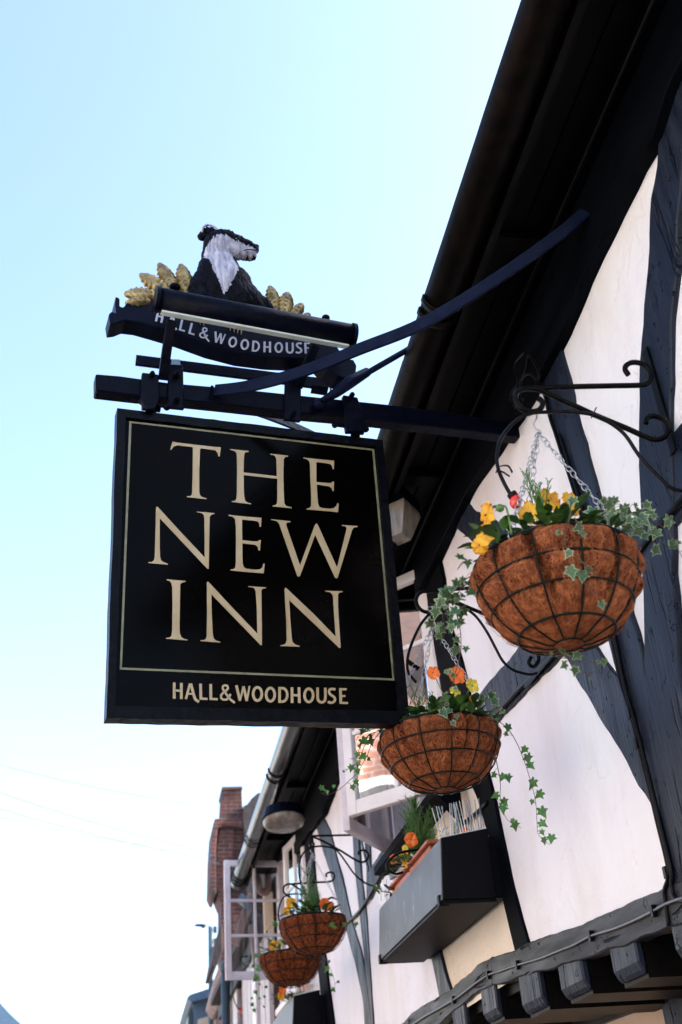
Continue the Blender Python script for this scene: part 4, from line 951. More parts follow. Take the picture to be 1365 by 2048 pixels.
def pansy(root, c, size, face, roll, matn, rnd, stem_to=None, closed=0.0):
    """a flower of five overlapping petals facing 'face'"""
    n = V(face).normalized(); u = Vector((0, 0, 1)) - n * n.z; u.normalize(); s_ = u.cross(n); s_, u = s_ * math.cos(roll) + u * math.sin(roll), u * math.cos(roll) - s_ * math.sin(roll)
    mb = MB(); mb.smooth = True; c = V(c)
    for q, (ang, L, wd, lift) in enumerate(((62, .55, .62, 0), (118, .55, .62, .02), (5, .50, .52, .05), (175, .50, .52, .06), (-90, .56, .78, .10))):
        a = math.radians(ang); dx, dy = math.cos(a), math.sin(a)
        def fn(uu, vv, dx=dx, dy=dy, L=L, wd=wd, lift=lift, q=q):
            rr = vv; th = (uu - .5) * 2
            x = L * rr * size; y = wd * .62 * th * math.sin(min(1, rr * 1.25 + .1) * math.pi * .5) * (1 - max(0, rr - .72) * 1.5 * abs(th)) * size
            h = lift * size * .5 + size * (.10 * rr + .11 * math.sin(uu * 10 + q * 2) * rr * rr - closed * .55 * rr * rr) + .04 * size * th * th
            return c + s_ * (dx * x - dy * y) + u * (dy * x + dx * y) + n * h
        mb.cur = 0; mb.grid(fn, 8, 6)
    mb.cur = 1
    mb.ball(c + n * size * .08, (size * .055, size * .055, size * .04), 8, 5)
    f = mb.build('flower', [M[matn], M['darkeye']], root)
    if stem_to is not None:
        st = MB(); st.smooth = True; st.tube(smooth([V(stem_to), (V(stem_to) + c) / 2 + Vector((0, 0, .01)), c - n * .006, c], 4), .0014, 6)
        st.build('stalk', M['greenstem'], root)
def pansy_plant(label, base, spread, nleaf, flowers, seed, group='pansy plants in the baskets', lsize=.045, leafm=('leaf', 'leaf2')):
    rnd = random.Random(seed); o = thing('pansy_plant', label, 'pansy', base, group); mb = MB(); mb.smooth = True
    for _ in range(nleaf):
        a = rnd.uniform(0, 2 * math.pi); k = rnd.random() ** .6 * spread; b = V(base) + Vector((math.cos(a) * k, math.sin(a) * k, rnd.uniform(-.005, .03)))
        mb.cur = 0 if rnd.random() < .75 else 1
        broad_leaf(mb, b, (math.cos(a) + rnd.uniform(-.6, .6), math.sin(a) + rnd.uniform(-.6, .6), rnd.uniform(.1, 1.6)), lsize * rnd.uniform(.6, 1.3), lsize * rnd.uniform(.35, .6), rnd)
    mb.build('leaves', [M[leafm[0]], M[leafm[1]]], o)
    for fl in flowers: pansy(o, fl[0], fl[1], fl[2], fl[3], fl[4], rnd, stem_to=V(base) + Vector((rnd.uniform(-.02, .02), rnd.uniform(-.02, .02), 0)), closed=fl[5] if len(fl) > 5 else 0)
    return o
def evergreen(label, base, h, wd, n, seed, lean=(0, 0), group='feathery evergreen sprigs'):
    rnd = random.Random(seed); o = thing('evergreen_sprig', label, 'evergreen sprig', base, group)
    mb = MB(); B = V(base); mb.smooth = False
    def twig(p, d, L, depth):
        d = d.normalized(); q = p + d * L; mb.tube([p, (p + q) / 2 + Vector((0, 0, L * .05)), q], [.0013, .001, .0006], 4)
        if depth:
            k = max(3, int(L / .011))
            for i in range(k):
                t = (i + .6) / k; c = p + (q - p) * t; s_ = Vector((rnd.uniform(-1, 1), rnd.uniform(-1, 1), .2)).normalized()
                twig(c, d * .9 + s_ * .75, L * .42 * (1.1 - t * .6) * rnd.uniform(.7, 1.2), depth - 1)
    for i in range(n):
        t = i / max(1, n - 1); p = B + Vector((rnd.uniform(-1, 1) * wd * .4, rnd.uniform(-1, 1) * wd * .4, 0))
        twig(p, Vector((lean[0] + rnd.uniform(-.32, .32), lean[1] + rnd.uniform(-.3, .3), 1)), h * (1 if i == 0 else rnd.uniform(.45, .85)), 2)
    mb.build('foliage', M['conifer'], o); return o

b1, b2, b3, b4 = [b['c'] for b in BK]
pansy_plant('low dark leaves filling the compost of the nearest basket', (b1[0], b1[1] - .02, b1[2]), .15, 150, [], 61, 'leafy fill in the baskets', .034)
pansy_plant('low dark leaves filling the compost of the basket behind the sign corner', (b2[0], b2[1] - .03, b2[2]), .15, 150, [], 62, 'leafy fill in the baskets', .036)
FC = Vector((-.15, -1, -.25))
y1f = Y1 - .14
pansy_plant('yellow pansy with drooping blooms at the left rim of the nearest basket', (b1[0] - .13, b1[1] - .08, b1[2]), .06, 26,
            [(ony((975, 1030), Y1 - .10), .050, (-1, -.15, -.1), .3, 'yellow', .3), (ony((972, 1068), Y1 - .10), .040, (-1, -.3, -.3), 1.0, 'yellow', .4), (ony((960, 1090), Y1 - .11), .036, (-.7, -.7, -.4), 2.2, 'yellow', .5)], 3)
pansy_plant('clump of bright yellow pansies in the middle of the nearest basket', (b1[0] - .03, b1[1] - .10, b1[2]), .085, 80,
            [(ony((1062, 1028), y1f + .06), .052, (-.5, -1, .2), .2, 'yellow', .1), (ony((1096, 1003), y1f + .08), .054, (.0, -1, .1), .1, 'yellow', .15), (ony((1141, 1008), y1f + .06), .050, (.5, -1, .0), -.3, 'yellow', .2)], 4, lsize=.045)
# green bud on its stalk
o = thing('flower_bud', 'green closed bud on a pale stalk beside the red bulb', 'flower bud', ony((1022, 1065), Y1 - .13))
mb = MB(); mb.smooth = True; mb.tube(smooth([ony((1023, 1068), Y1 - .13), ony((1018, 1035), Y1 - .13), ony((1012, 1014), Y1 - .13), ony((1004, 1012), Y1 - .13)], 5), .0021, 6); mb.build('stalk', M['greenstem'], o)
mb = MB(); mb.smooth = True; mb.ball(ony((1000, 1016), Y1 - .13), (.010, .008, .009), 10, 7)
rb = random.Random(2)
for q in range(5): broad_leaf(mb, ony((1004, 1013), Y1 - .13), (-1, rb.uniform(-.5, .5), rb.uniform(-.8, .7)), .022, .007, rb)
mb.build('bud', M['leaf2'], o)
evergreen('feathery green sprig rising behind the yellow pansies of the nearest basket', ony((1083, 1020), Y1 - .07), .105, .035, 7, 3)
# ivy in the nearest basket: right side and trailing pieces
def yz(pts, y): return [ony(p, y) for p in pts]
ya = Y1 - .12
ivy_plant('variegated ivy spilling over the right rim of the nearest basket toward the post', [
    yz([(1200, 1045), (1215, 1020), (1235, 1008), (1262, 1018)], ya + .02), yz([(1205, 1045), (1232, 1030), (1262, 1028), (1290, 1050), (1318, 1075), (1335, 1095)], ya + .06), yz([(1190, 1040), (1200, 1020), (1214, 1002), (1226, 996)], ya), yz([(1230, 1040), (1270, 1045), (1300, 1040), (1330, 1058), (1352, 1090), (1372, 1130)], ya + .05),
    yz([(1240, 1050), (1275, 1060), (1285, 1052)], ya), yz([(1215, 1048), (1240, 1038), (1260, 1050), (1275, 1066)], ya - .02), yz([(1250, 1030), (1280, 1022), (1300, 1028)], ya + .04)], None, seed=4, dens=2.2, size=.038)
ivy_plant('sparse ivy trail running down the coir front of the nearest basket', [
    yz([(1142, 1010), (1140, 1035), (1132, 1060), (1130, 1085), (1140, 1120), (1148, 1150), (1175, 1172), (1192, 1194)], Y1 - .215), yz([(1150, 1035), (1160, 1060), (1168, 1080)], Y1 - .222), yz([(1160, 1118), (1176, 1136), (1192, 1148), (1208, 1158)], Y1 - .222)], None, seed=14, dens=.8, size=.036)
ivy_plant('small ivy tuft hanging below the nearest basket', [
    yz([(1090, 1308), (1115, 1314), (1140, 1318)], Y1), yz([(1125, 1310), (1150, 1325), (1172, 1322), (1196, 1330), (1204, 1342)], Y1), yz([(1135, 1315), (1152, 1338), (1175, 1346), (1190, 1344)], Y1 + .01)], None, seed=21, dens=1.5, size=.024)
ivy_plant('ivy trailing from the left of the nearest basket down over its neighbour', [
    yz([(955, 1145), (930, 1160), (905, 1185), (880, 1200), (885, 1230), (890, 1262), (880, 1290)], Y1 + .05), yz([(945, 1120), (925, 1125), (915, 1140)], Y1), yz([(940, 1165), (920, 1180), (912, 1215), (921, 1260), (922, 1300), (914, 1335), (905, 1370), (890, 1400), (885, 1440)], Y1 + .10),
    yz([(950, 1190), (920, 1175), (895, 1190), (872, 1230), (860, 1270)], Y1 + .06), yz([(932, 1200), (905, 1200), (893, 1222), (898, 1245), (886, 1262)], Y1 + .05), yz([(912, 1240), (895, 1250), (880, 1258)], Y1 + .06)], None, seed=8, dens=1.7, size=.033)
# second basket
pansy_plant('orange and lemon pansies in the basket behind the sign corner', (b2[0] + .02, b2[1] - .08, b2[2]), .11, 110,
            [(ony((867, 1346), Y2 - .10), .036, (-.4, -1, .0), .4, 'orange', .2), (ony((913, 1352), Y2 - .12), .048, (.0, -1, .0), .0, 'orange', .0), (ony((944, 1372), Y2 - .12), .038, (.2, -1, -.1), .3, 'paleyellow', .0),
             (ony((912, 1384), Y2 - .13), .034, (.5, -1, .3), .9, 'paleyellow', .4), (ony((930, 1411), Y2 - .14), .038, (.0, -1, -.2), .2, 'paleyellow', .1), (ony((946, 1401), Y2 - .12), .026, (.2, -1, 0), .2, 'orange', .2)], 7, lsize=.045)
evergreen('upright feathery sprig at the left of the second basket', (b2[0] - .05, b2[1] - .05, b2[2]), .15, .09, 9, 8)
evergreen('low feathery tuft beside the sign corner', (b2[0] - .12, b2[1] - .05, b2[2] + .0), .08, .10, 9, 18)
ivy_plant('long ivy strands dangling in front of the white wall from the second basket', [
    yz([(995, 1440), (1018, 1460), (1035, 1488), (1048, 1520), (1055, 1540), (1066, 1578), (1072, 1605), (1074, 1640), (1077, 1668), (1090, 1682), (1100, 1690)], Y2 - .05),
    yz([(988, 1500), (996, 1535), (1001, 1565), (1001, 1595), (1008, 1625), (1018, 1642), (1043, 1656)], Y2 - .05)], None, True, seed=31, dens=1.25, size=.040)
ivy_plant('wiry ivy stems hanging left of the second basket below the sign', [
    yz([(762, 1462), (745, 1485), (735, 1510), (715, 1545), (700, 1560), (680, 1578), (655, 1590), (642, 1585)], Y2 + .02), yz([(750, 1465), (728, 1495), (722, 1520), (700, 1535), (688, 1545)], Y2 + .02), yz([(755, 1463), (738, 1470), (722, 1490), (714, 1512), (700, 1518)], Y2 + .03), yz([(742, 1462), (722, 1466), (712, 1485)], Y2 + .03)], None, True, seed=33, dens=1.3, size=.031)
ivy_plant('short variegated ivy lying over the rim of the second basket', [
    yz([(878, 1410), (885, 1425), (893, 1442)], Y2 - .19), yz([(890, 1405), (905, 1425), (915, 1440)], Y2 - .195), yz([(970, 1395), (985, 1402), (1000, 1430)], Y2 - .16)], None, seed=35, dens=2.0, size=.034)
# far baskets
pansy_plant('mixed foliage with orange pansies filling the upper far basket', (b3[0], b3[1] - .03, b3[2] + .01), .14, 90,
            [(ony((582, 1806), Y3 - .08), .05, FC, .1, 'yellow', .1), (ony((650, 1808), Y3 - .1), .055, FC, .5, 'orange', .1), (ony((661, 1812), Y3 - .1), .04, FC, .2, 'orange', .2), (ony((573, 1822), Y3 - .08), .035, FC, .2, 'yellow', .2)], 41, lsize=.05)
evergreen('tall bright green spike in the upper far basket', (b3[0] - .01, b3[1] - .03, b3[2]), .24, .05, 9, 42)
ivy_plant('loose ivy trailing at both sides of the upper far basket', [yz([(685, 1850), (705, 1842), (715, 1825)], Y3 - .1), yz([(650, 1915), (662, 1940), (670, 1965), (668, 1990)], Y3), yz([(565, 1845), (545, 1850), (535, 1862)], Y3), yz([(660, 1850), (670, 1852), (680, 1856)], Y3 - .17)], None, True, seed=43, dens=1.2, size=.036)
pansy_plant('yellow pansies in the lowest farthest basket', (b4[0] - .05, b4[1] - .05, b4[2] + .01), .12, 50, [(ony((549, 1893), Y4 - .1), .06, FC, .1, 'yellow', .1), (ony((560, 1885), Y4 - .1), .035, FC, .1, 'paleyellow', .1)], 44, lsize=.05)
ivy_plant('ragged ivy hanging left of the farthest basket', [yz([(522, 1908), (510, 1935), (512, 1965), (506, 1990), (514, 2020)], Y4), yz([(524, 1915), (518, 1950), (526, 1985), (520, 2010)], Y4), yz([(519, 1905), (508, 1920), (512, 1950)], Y4)], None, True, seed=45, dens=1.2, size=.036)

# ================================================================== WINDOW BOXES
def prism8(mb, f4, b4, m=0):
    mb.add(list(f4) + list(b4), [[0, 1, 2, 3], [7, 6, 5, 4], [1, 0, 4, 5], [2, 1, 5, 6], [3, 2, 6, 7], [0, 3, 7, 4]])
def window_box(label, fx, ya, yb, z0, z1, seed):
    o = thing('window_box', label, 'window box', (fx, (ya + yb) / 2, z0), 'painted wooden window boxes')
    t = .018; bx = W - .036
    mb = MB(); mb.prism([(fx, ya, z0 + .001), (fx, yb, z0 + .001), (fx + .02, yb, z1), (fx + .02, ya, z1)], (t, 0, 0)); mb.build('front_board', M['boxgrey'], o, bevel=.002)
    for y in (ya, yb):
        e = 1 if y == ya else -1
        mb = MB(); mb.prism([(fx + .004, y - e * .004, z0), (bx, y - e * .004, z0), (bx, y - e * .004, z1 + .03), (fx + .022, y - e * .004, z1)], (0, e * .02, 0)); mb.build('end_board', M['boxend'], o, bevel=.002)
    mb = MB(); mb.prism([(fx + .006, ya, z0 - .012), (bx, ya, z0 - .012), (bx, yb, z0 - .012), (fx + .006, yb, z0 - .012)], (0, 0, .012)); mb.build('base_board', M['boxend'], o, bevel=.002)
    mb = MB(); mb.box((bx, ya, z0), (bx + .034, yb, z1)); mb.build('back_board', M['boxend'], o)
    mb = MB(); mb.box((fx + .03, ya + .02, z1 - .05), (bx - .01, yb - .02, z1 - .03)); mb.build('compost', M['soil'], o)
    for y in (ya + .03, yb - .03): mb = MB(); mb.box((fx - .006, y - .014, z0 - .016), (fx + .03, y + .014, z0 + .022)); mb.build('corner_clip', M['boxend'], o, bevel=.002)
    return o
cA = onx((884, 1800), 1.065); cB = onx((758, 1916), 1.065); cT = onx((866, 1689), 1.065)
ya_, yb_ = cA.y, cB.y
window_box('long grey window box with black end, below the near open window', 1.065, ya_, yb_, cA.z, cA.z + .215, 1)
zt = cA.z + .215
o = thing('planter_trough', 'terracotta trough rim showing above the near grey window box', 'trough', (1.11, (ya_ + yb_) / 2, zt))
mb = MB(); mb.box((1.10, ya_ + .22, zt - .028), (1.14, yb_ - .22, zt + .035)); mb.box((1.085, ya_ + .2, zt + .035), (1.25, yb_ - .2, zt + .05)); mb.build('trough_rim', M['terracotta'], o, bevel=.004)
def spikes(label, pts, h, seed):
    rnd = random.Random(seed); o = thing('bird_spikes', label, 'bird spikes', pts[0], 'bird spike strips on the window boxes')
    mb = MB(); mb.bar(V(pts[0]), V(pts[-1]), .012, .004); mb.build('base_strip', M['diffuser'], o)
    proto = None
    for p in pts:
        d = Vector((rnd.uniform(-.2, .12), rnd.uniform(-.14, .14), 1)).normalized() * h * rnd.uniform(.9, 1.08)
        if proto is None:
            mb = MB(); mb.cyl(p, V(p) + Vector((0, 0, h)), .0024, 6, .0016); proto = mb.build('spike', M['steel'], o); s = proto
            base0 = V(p) - o.location
        else:
            s = proto.copy(); COL.objects.link(s); s.parent = o
        q = Vector((0, 0, 1)).rotation_difference(d.normalized()); mt = Matrix.Translation(V(p) - o.location) @ q.to_matrix().to_4x4() @ Matrix.Translation(-base0); s.matrix_local = mt
    return o
spikes('pale bird spikes standing on the black near end of the grey box', [Vector((1.09 + .165 * i / 17, ya_ + .01, zt + .002 + .030 * i / 17)) for i in range(18)], .115, 1)
spikes('short row of bird spikes at the far front corner of the near box', [Vector((1.09, yb_ - .02 - .12 * i / 5, zt + .002)) for i in range(6)], .10, 2)
pansy_plant('dark leafed plants with orange pansies in the near window box', (1.17, ya_ + .55, zt + .02), .16, 110,
            [(ony((823, 1679), ya_ + .48), .05, (-.5, -1, -.3), .3, 'orange', .2), (ony((809, 1712), ya_ + .55), .04, (-.6, -1, -.2), .1, 'yellow', .1), (ony((788, 1718), ya_ + .7), .035, (-.6, -1, -.2), .1, 'orange', .3), (ony((811, 1697), ya_ + .55), .026, (-.6, -1, -.2), .1, 'paleyellow', .3), (ony((812, 1727), ya_ + .55), .03, (-.6, -1, -.2), .1, 'yellow', .3), (ony((930, 1668), ya_ + .18), .045, (-.5, -1, -.2), .1, 'orange', .2)], 51, 'plants in the window boxes', .05)
pansy_plant('white speckled low plant at the far end of the near window box', (1.13, yb_ - .18, zt + .02), .09, 40, [(ony((786, 1752), yb_ - .25), .03, FC, 0, 'whiteletter', .2)], 52, 'plants in the window boxes', .04)
evergreen('tall feathery evergreen spire in the near window box', (1.155, ya_ + .55, zt + .02), .30, .05, 10, 53)
evergreen('low bushy evergreen behind the bird spikes', (1.18, ya_ + .28, zt + .02), .13, .14, 10, 54)
mb = MB(); mb.smooth = True
mb.tube(smooth([ony(p, ya_ + .35) for p in ((850, 1697), (832, 1700), (800, 1706), (778, 1722), (776, 1738), (792, 1748), (806, 1744))], 5), .005, 8)
o = mb.build('hose_loop', M['conduit']); tag(o, 'black hose looped over the planting of the near window box', 'hose')
# second box
dA = onx((583, 2088), 1.065); fA = onx((583, 1992), 1.07)
window_box('far grey window box at the bottom edge under the small baskets', 1.065, fA.y, fA.y + 1.25, fA.z - .215, fA.z, 2)
spikes('distant bird spikes on the end of the far window box', [Vector((1.09 + .165 * i / 13, fA.y + .01, fA.z + .002 + .03 * i / 13)) for i in range(14)], .12, 3)
pansy_plant('yellow and orange pansies in the far window box', (1.14, fA.y + .35, fA.z + .02), .14, 80, [(ony((566, 1980), fA.y + .2), .05, FC, 0, 'orange', .1), (ony((563, 1992), fA.y + .25), .05, FC, 0, 'yellow', .1), (ony((607, 1972), fA.y + .1), .05, FC, 0, 'orange', .1)], 55, 'plants in the window boxes', .05)

# ================================================================== FLOOD LAMPS under the eaves
def flood(label, c, r0, r1, h, yaw, seg=22):
    o = thing('flood_lamp', label, 'flood lamp', c, 'flood lamps under the eaves')
    mb = MB(); mb.smooth = seg > 8; C_ = V(c); ax = Vector((math.sin(yaw) * .25, -.15, -1)).normalized()
    mb.tube([C_, C_ + ax * h * .15, C_ + ax * h * .8, C_ + ax * h], [r0, r0 * 1.03, r1, r1 * .8], seg); mb.build('lamp_glass', M['lampglass'], o)
    mb = MB(); mb.tube([C_ - ax * .10, C_ - ax * .07, C_ - ax * .004, C_], [r0 * .5, r0 * .95, r0 * 1.08, r0 * 1.08], seg); mb.build('housing', M['iron'], o)
    return o
flood('square flood lamp with cloudy glass, glimpsed between sign and post', onz((800, 1022), 4.0), .085, .055, .15, -.5, 4)
c_ = ony((568, 1640), 7.6); flood('round flood lamp with cloudy dish glass under the far eaves', c_, .142, .13, .05, 0)

# ================================================================== CABLES on the wall
def cable(label, pts, r, m_='conduit_grey', x=W - .022, clips=()):
    o = thing('electric_cable', label, 'cable', onx(pts[0], x)); mb = MB(); mb.smooth = True
    mb.tube(smooth([onx(p, x) for p in pts], 5), r, 8); mb.build('sheath', M[m_], o)
    if clips:
        for c in clips: q = onx(c, x); mb = MB(); mb.box((x - r * 1.4, q.y - .007, q.z - .014), (x + .008, q.y + .007, q.z + .014)); mb.build('clip', M['conduit'], o)
cable('grey cable pinned along the sill beam above the joists', [(1420, 1780), (1342, 1804), (1307, 1822), (1267, 1842), (1227, 1858), (1182, 1872), (1150, 1889), (1115, 1903), (1080, 1917), (1035, 1930), (1000, 1942), (977, 1950), (957, 1963), (907, 2000), (850, 2033), (827, 2048), (780, 2078)], .0042, clips=((1307, 1822), (1182, 1872), (1035, 1930), (977, 1950), (907, 2000)), x=W - .024)
cable('black cable running down the braces to the sill beam', [(1078, 750), (1090, 790), (1099, 830), (1113, 872), (1125, 910), (1137, 945), (1157, 1010), (1190, 1130), (1223, 1272), (1235, 1333), (1243, 1367), (1262, 1427), (1277, 1487), (1297, 1567), (1315, 1643), (1333, 1717), (1338, 1752), (1330, 1780), (1332, 1807), (1338, 1852)], .006, 'conduit', W - .020, clips=((1262, 1427), (1277, 1487), (1335, 1745)))
cable('second black cable bending right at the foot of the post', [(1120, 870), (1150, 965), (1200, 1140), (1229, 1272), (1249, 1367), (1282, 1487), (1320, 1643), (1338, 1717), (1344, 1748), (1344, 1772), (1350, 1794), (1365, 1801), (1400, 1795)], .006, 'conduit', W - .020)
cable('black conduit along the underside of the long brace', [(1470, 870), (1365, 1000), (1290, 1090), (1200, 1210), (1090, 1326), (1050, 1366), (1000, 1420), (960, 1468)], .009, 'conduit', W - .016)
cable('black cable descending behind the upper far basket', [(795, 1692), (770, 1735), (752, 1770), (735, 1800), (715, 1828), (690, 1850), (660, 1880)], .010, 'conduit', W - .013)
cable('black cable crossing the plaster behind the bird spikes', [(975, 1605), (955, 1625), (925, 1650), (895, 1690)], .008, 'conduit', W - .014)
mb = MB(); mb.smooth = True
for q in (((1046, 800), (1040, 770), (1052, 740), (1058, 712), (1072, 730), (1080, 755)), ((1030, 815), (1022, 790), (1036, 765), (1030, 730), (1050, 705)), ((1075, 760), (1060, 748), (1045, 756), (1035, 790), (1020, 800))):
    mb.tube(smooth([onx(p, W - .085) for p in q], 6), .0045, 6)
tag(mb.build('looped_wire', M['conduit']), 'tangle of thin black wire looped under the eaves above the near bracket', 'wire')
mb = MB(); mb.smooth = True; mb.tube([(W - .085, .8, 4.075), (W - .087, 3, 4.072), (W - .085, 5, 4.078), (W - .085, 8, 4.075)], .005, 6)
tag(mb.build('eaves_cable', M['conduit']), 'black cable running along under the eaves', 'cable')

# ================================================================== BEYOND THE INN
# neighbour: low house with white boards and brick strips
nb = thing('board_fronted_house', 'small house with white boards and brick strips just beyond the inn', 'house', (1.3, 12, 0))
mb = MB(); mb.box((1.28, 10.7, 0), (5.2, 16.5, 3.9)); mb.build('wall', M['brick'], nb)
mb = MB(); mb.prism([(1.1, 10.7, 3.9), (1.1, 10.7, 3.98), (3.3, 10.7, 6.0), (5.4, 10.7, 3.98), (5.4, 10.7, 3.9)], (0, 5.8, 0)); mb.build('roof', M['darktile'], nb)
for i, (y0, y1, mm) in enumerate(((10.75, 11.05, 'stonewhite'), (11.1, 11.5, 'stonewhite'), (11.9, 12.3, 'whitepaint'), (12.35, 12.75, 'stonewhite'), (12.8, 13.3, 'stonewhite'), (14.0, 14.6, 'stonewhite'), (14.8, 15.6, 'oldwood'))):
    mb = MB(); mb.box((1.235, y0, .2), (1.279, y1, 3.75)); mb.build('board', M[mm], nb, bevel=.004)
mb = MB(); mb.box((1.2, 10.7, 3.72), (1.28, 16.5, 3.86)); mb.build('fascia', M['soffit'], nb)
for (p0, p1, wd) in (((470, 1890), (505, 1790), .10), ((505, 1850), (520, 1960), .08)):
    A, B = ony(p0, 11.2), ony(p1, 11.2); mb = MB(); mb.bar(A, B, .08, wd, (0, 1, 0)); mb.build('bracket_timber', M['oldwood'], nb, bevel=.006)
A = ony((541, 1760), 10.55)
mb = MB(); mb.smooth = True; mb.tube(smooth([ony(p, 10.5) for p in ((536, 1745), (536, 1775), (532, 1785), (522, 1783), (518, 1770), (515, 1750))], 6), .032, 10); mb.build('swan_neck_pipe', M['oldwood'], inn)
mb = MB(); mb.box((1.19, 10.5, 3.62), (1.27, 10.6, 4.0)); mb.build('end_post', M['creamwall'], inn)
mb = MB(); mb.smooth = True; mb.tube([ony((545, 1835), 10.9), ony((500, 1810), 10.9), ony((478, 1795), 10.9)], .045, 10); mb.build('downpipe', M['slate'], nb)
mb = MB(); mb.smooth = True; a = ony((451, 1935), 13.5); mb.tube([(a.x, 13.5, a.z), (a.x, 13.5, 0)], .05, 12); a2 = ony((447, 1935), 13.5); mb.ball((a.x, 13.5, a.z), .07, 10, 8)
o = mb.build('drainpipe', M['pole']); tag(o, 'dark drainpipe left of the far open casement, beside the brick wall', 'drainpipe')

# brick building with chimney
YB = 21.0; k = YB / 13.0
FX = .99 * k
bb = thing('brick_building', 'tall red brick building with moulded cornice and chimney beyond the inn', 'building', (FX, YB, 0))
def silh(px, Y, dep, name, par, m_, bev=.01): mb = MB(); mb.prism([ony(p, Y) for p in px], (0, dep, 0)); return mb.build(name, M[m_], par, bevel=bev)
silh([(444, 2300), (443, 2048), (443, 1805), (450, 1700), (452, 1655), (600, 1655), (620, 2300)], YB, .9, 'wall', bb, 'brick')
silh([(443, 1640), (438, 1668), (434, 1700), (433, 1775), (437, 1790), (444, 1806), (460, 1806), (470, 1655), (600, 1655), (600, 1640)], YB - .06, 1.0, 'corbel', bb, 'brick')
silh([(443, 1636), (430, 1637), (426, 1650), (423, 1700), (421, 1772), (427, 1785), (433, 1788), (432, 1700), (436, 1656), (446, 1652), (600, 1652), (600, 1636)], YB - .14, 1.16, 'cornice', bb, 'brick')
silh([(446, 1578), (484, 1577), (487, 1640), (442, 1640)], YB, .8, 'chimney', bb, 'brick')
silh([(444, 1573), (486, 1572), (486, 1578), (444, 1579)], YB - .03, .86, 'chimney_cap', bb, 'brick')
silh([(486, 1640), (487, 1612), (495, 1608), (503, 1597), (513, 1588), (517, 1585), (640, 1583), (640, 1820), (496, 1820), (488, 1655)], YB - .2, 6, 'roof', bb, 'darktile')
mb = MB(); mb.box((FX + 1.6, YB + 1.0, 0), (FX + 7, YB + 12, 8.0)); mb.build('rear_wing', M['brick'], bb)
# carved dark bargeboards low on that side
gb = thing('gabled_shop', 'dark carved gable and tiled bay hanging over the street below the brick building', 'shop', ony((440, 2040), 17.5))
silh([(445, 1850), (437, 1862), (430, 1895), (424, 1928), (422, 1932), (428, 1934), (435, 1926), (438, 1922), (446, 1900)], 17.5, 1.5, 'bargeboard', gb, 'darktile')
silh([(452, 1920), (440, 1928), (432, 1960), (424, 1990), (430, 2000), (438, 2010), (446, 2010), (452, 1990)], 17.5, 1.5, 'tiled_bay', gb, 'oldwood')
silh([(460, 1960), (446, 1962), (445, 2100), (460, 2100)], 17.6, 1.5, 'wall', gb, 'brick')
# blue-grey shop building at the bottom
bs = thing('blue_grey_building', 'blue grey building with a window and flat moulded eave at the bottom edge', 'building', ony((410, 2048), 32))
silh([(374, 1996), (380, 1989), (440, 1969), (470, 1962), (470, 1985), (440, 1990), (384, 2004)], 31.6, 6, 'eave', bs, 'slate')
silh([(384, 2003), (440, 1989), (470, 1984), (470, 2200), (389, 2200), (389, 2030)], 32, 6, 'wall', bs, 'slate')
o = silh([(396, 2039), (434, 2027), (434, 2120), (396, 2120)], 31.95, .05, 'window', bs, 'creamwall')
silh([(377, 2030), (385, 2010), (389, 2012), (389, 2200), (374, 2200)], 32.1, 5, 'gutter_end', bs, 'pole')
# roof far left
bl_ = thing('far_left_house', 'far house at the lower left corner showing a sloping blue slate roof and cream wall', 'house', ony((0, 2048), 55))
silh([(-120, 1990), (-40, 1978), (0, 2004), (22, 2028), (46, 2050), (60, 2075), (20, 2075), (8, 2055), (-20, 2028), (-120, 2030)], 55, 6, 'roof', bl_, 'slate')
silh([(-120, 2030), (-20, 2029), (8, 2056), (20, 2076), (20, 2200), (-120, 2200)], 55.3, 5, 'wall', bl_, 'creamwall')
# street lamp
YL = 30
sl = thing('street_lamp', 'slim street lamp post with flat lantern and two small boxes against the white sky', 'street lamp', (ony((421, 2048), YL).x, YL, 0))
tp = ony((421, 1853), YL)
mb = MB(); mb.smooth = True; mb.tube([(tp.x, YL, tp.z), (tp.x, YL, 3), (tp.x, YL, 0)], [.055, .07, .09], 12); mb.build('pole', M['pole'], sl)
a, b = ony((389, 1851), YL), ony((421, 1852), YL)
mb = MB(); mb.smooth = True; mb.tube([a, b], .012, 6); mb.ball(ony((401, 1850.5), YL), (.16, .12, .035), 14, 8); mb.ball(ony((407, 1853), YL), (.06, .06, .05), 8, 6); mb.cyl(ony((394, 1850), YL), ony((394, 1845), YL), .014, 6); mb.build('lantern', M['pole'], sl)
for (p, q) in (((427, 1853), (434, 1866)), ((427, 1877), (434, 1889))):
    A, B = ony(p, YL), ony(q, YL); mb = MB(); mb.box((A.x, YL - .05, B.z), (B.x, YL + .05, A.z)); mb.box((tp.x, YL - .01, (A.z + B.z) / 2 - .01), (A.x, YL + .01, (A.z + B.z) / 2 + .01)); mb.build('box', M['pole'], sl)
silh([(422, 1885), (424, 1888), (427, 1905), (424, 1903)], YL, .03, 'bracket', sl, 'pole')
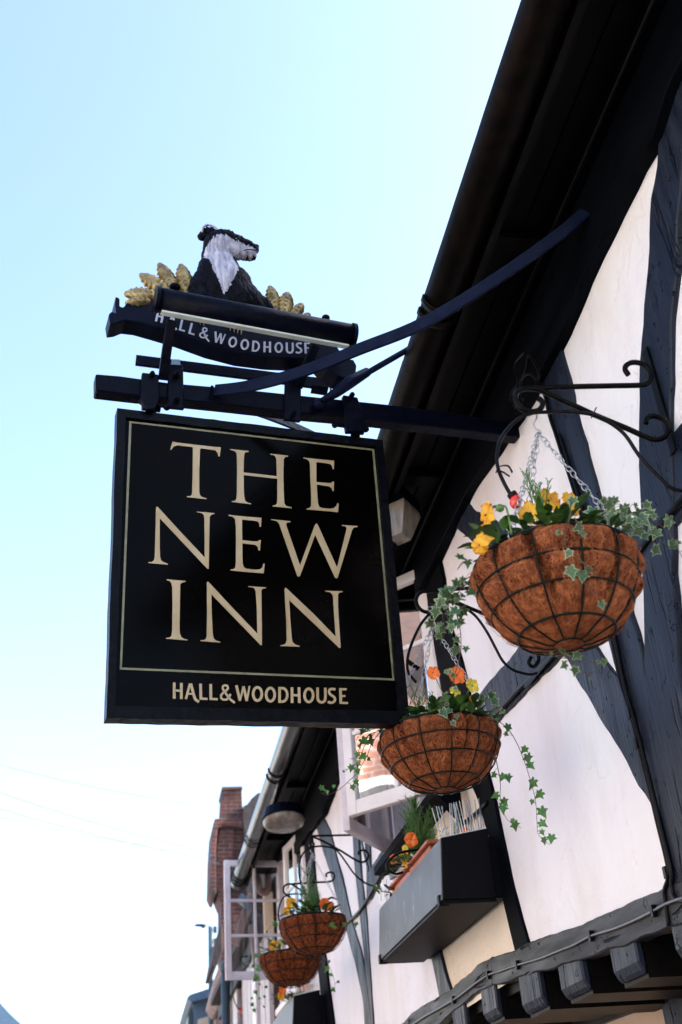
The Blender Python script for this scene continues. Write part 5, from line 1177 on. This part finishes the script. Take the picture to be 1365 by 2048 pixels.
# overhead wires
for i, (a, b, lab) in enumerate((((0, 1520), (430, 1622), 'faint topmost telephone wire crossing the sky at lower left'), ((0, 1576), (425, 1712), 'darkest telephone wire sloping down to the brick cornice'), ((0, 1608), (440, 1728), 'telephone wire ending beside the top of the far casement'), ((0, 1622), (330, 1702), 'lower telephone wire merging with the one above it'), ((0, 1765), (425, 1868), 'lowest faint wire reaching the street lamp'))):
    A, B = ony((a[0] - 300, a[1] - (b[1] - a[1]) / (b[0] - a[0]) * 330), 22), ony(b, 20.8)
    pts = [A + (B - A) * t - Vector((0, 0, .20 * 4 * t * (1 - t))) for t in [j / 12 for j in range(13)]]
    pts = [p + Vector((0, 0, .06)) for p in pts[:-1]] + [B]
    mb = MB(); mb.tube(pts, .0048 if i in (1, 2) else .0034, 4); tag(mb.build('overhead_wire', M['slate']), lab, 'wire', 'telephone wires across the sky')
# small red bulb at the end of a cable by the boards
o = arch('distant thin cable ending in a tiny red bulb against the white boards', 11.0, [(466, 1962), (466, 1985), (470, 2005), (479, 2020)], ((481, 2022), 3))

# ================================================================== OPPOSITE SIDE OF THE STREET (seen in window panes, lit by the sun)
for (ya2, yb2, hh, mm, lab) in ((-14, 2.5, 6.0, 'creamwhite', 'pale rendered house across the street, lighting the inn from the sunny side'), (2.6, 11.5, 6.4, 'brick_far', 'red brick house with white windows across the street, reflected in the casement glass'), (11.6, 34, 5.9, 'creamwhite', 'long pale house across the street beyond the brick one')):
    op = thing('opposite_house', lab, 'house', (-5.6, (ya2 + yb2) / 2, 0))
    mb = MB(); mb.box((-9, ya2, 0), (-5.6, yb2, hh)); mb.build('wall', M[mm], op)
    mb = MB(); mb.prism([(-5.3, ya2, hh), (-5.3, ya2, hh + .1), (-7.3, ya2, hh + 1.8), (-9.3, ya2, hh + .1), (-9.3, ya2, hh)], (0, yb2 - ya2, 0)); mb.build('roof', M['tile'], op)
    for i in range(int((yb2 - ya2) / 2.8)):
        for z in (.9, 3.7):
            y = ya2 + .8 + i * 2.8; f = MB(); f.box((-5.6, y, z), (-5.54, y + 1.3, z + 1.6)); fo = f.build('window', M['whitepaint'], op)
            q = MB()
            for a in (0, 1):
                for c in (0, 1): q.box((-5.539, y + .1 + a * .58, z + .12 + c * .72), (-5.535, y + .6 + a * .58, z + .76 + c * .72))
            q.build('pane', M['glass_dark'], fo)
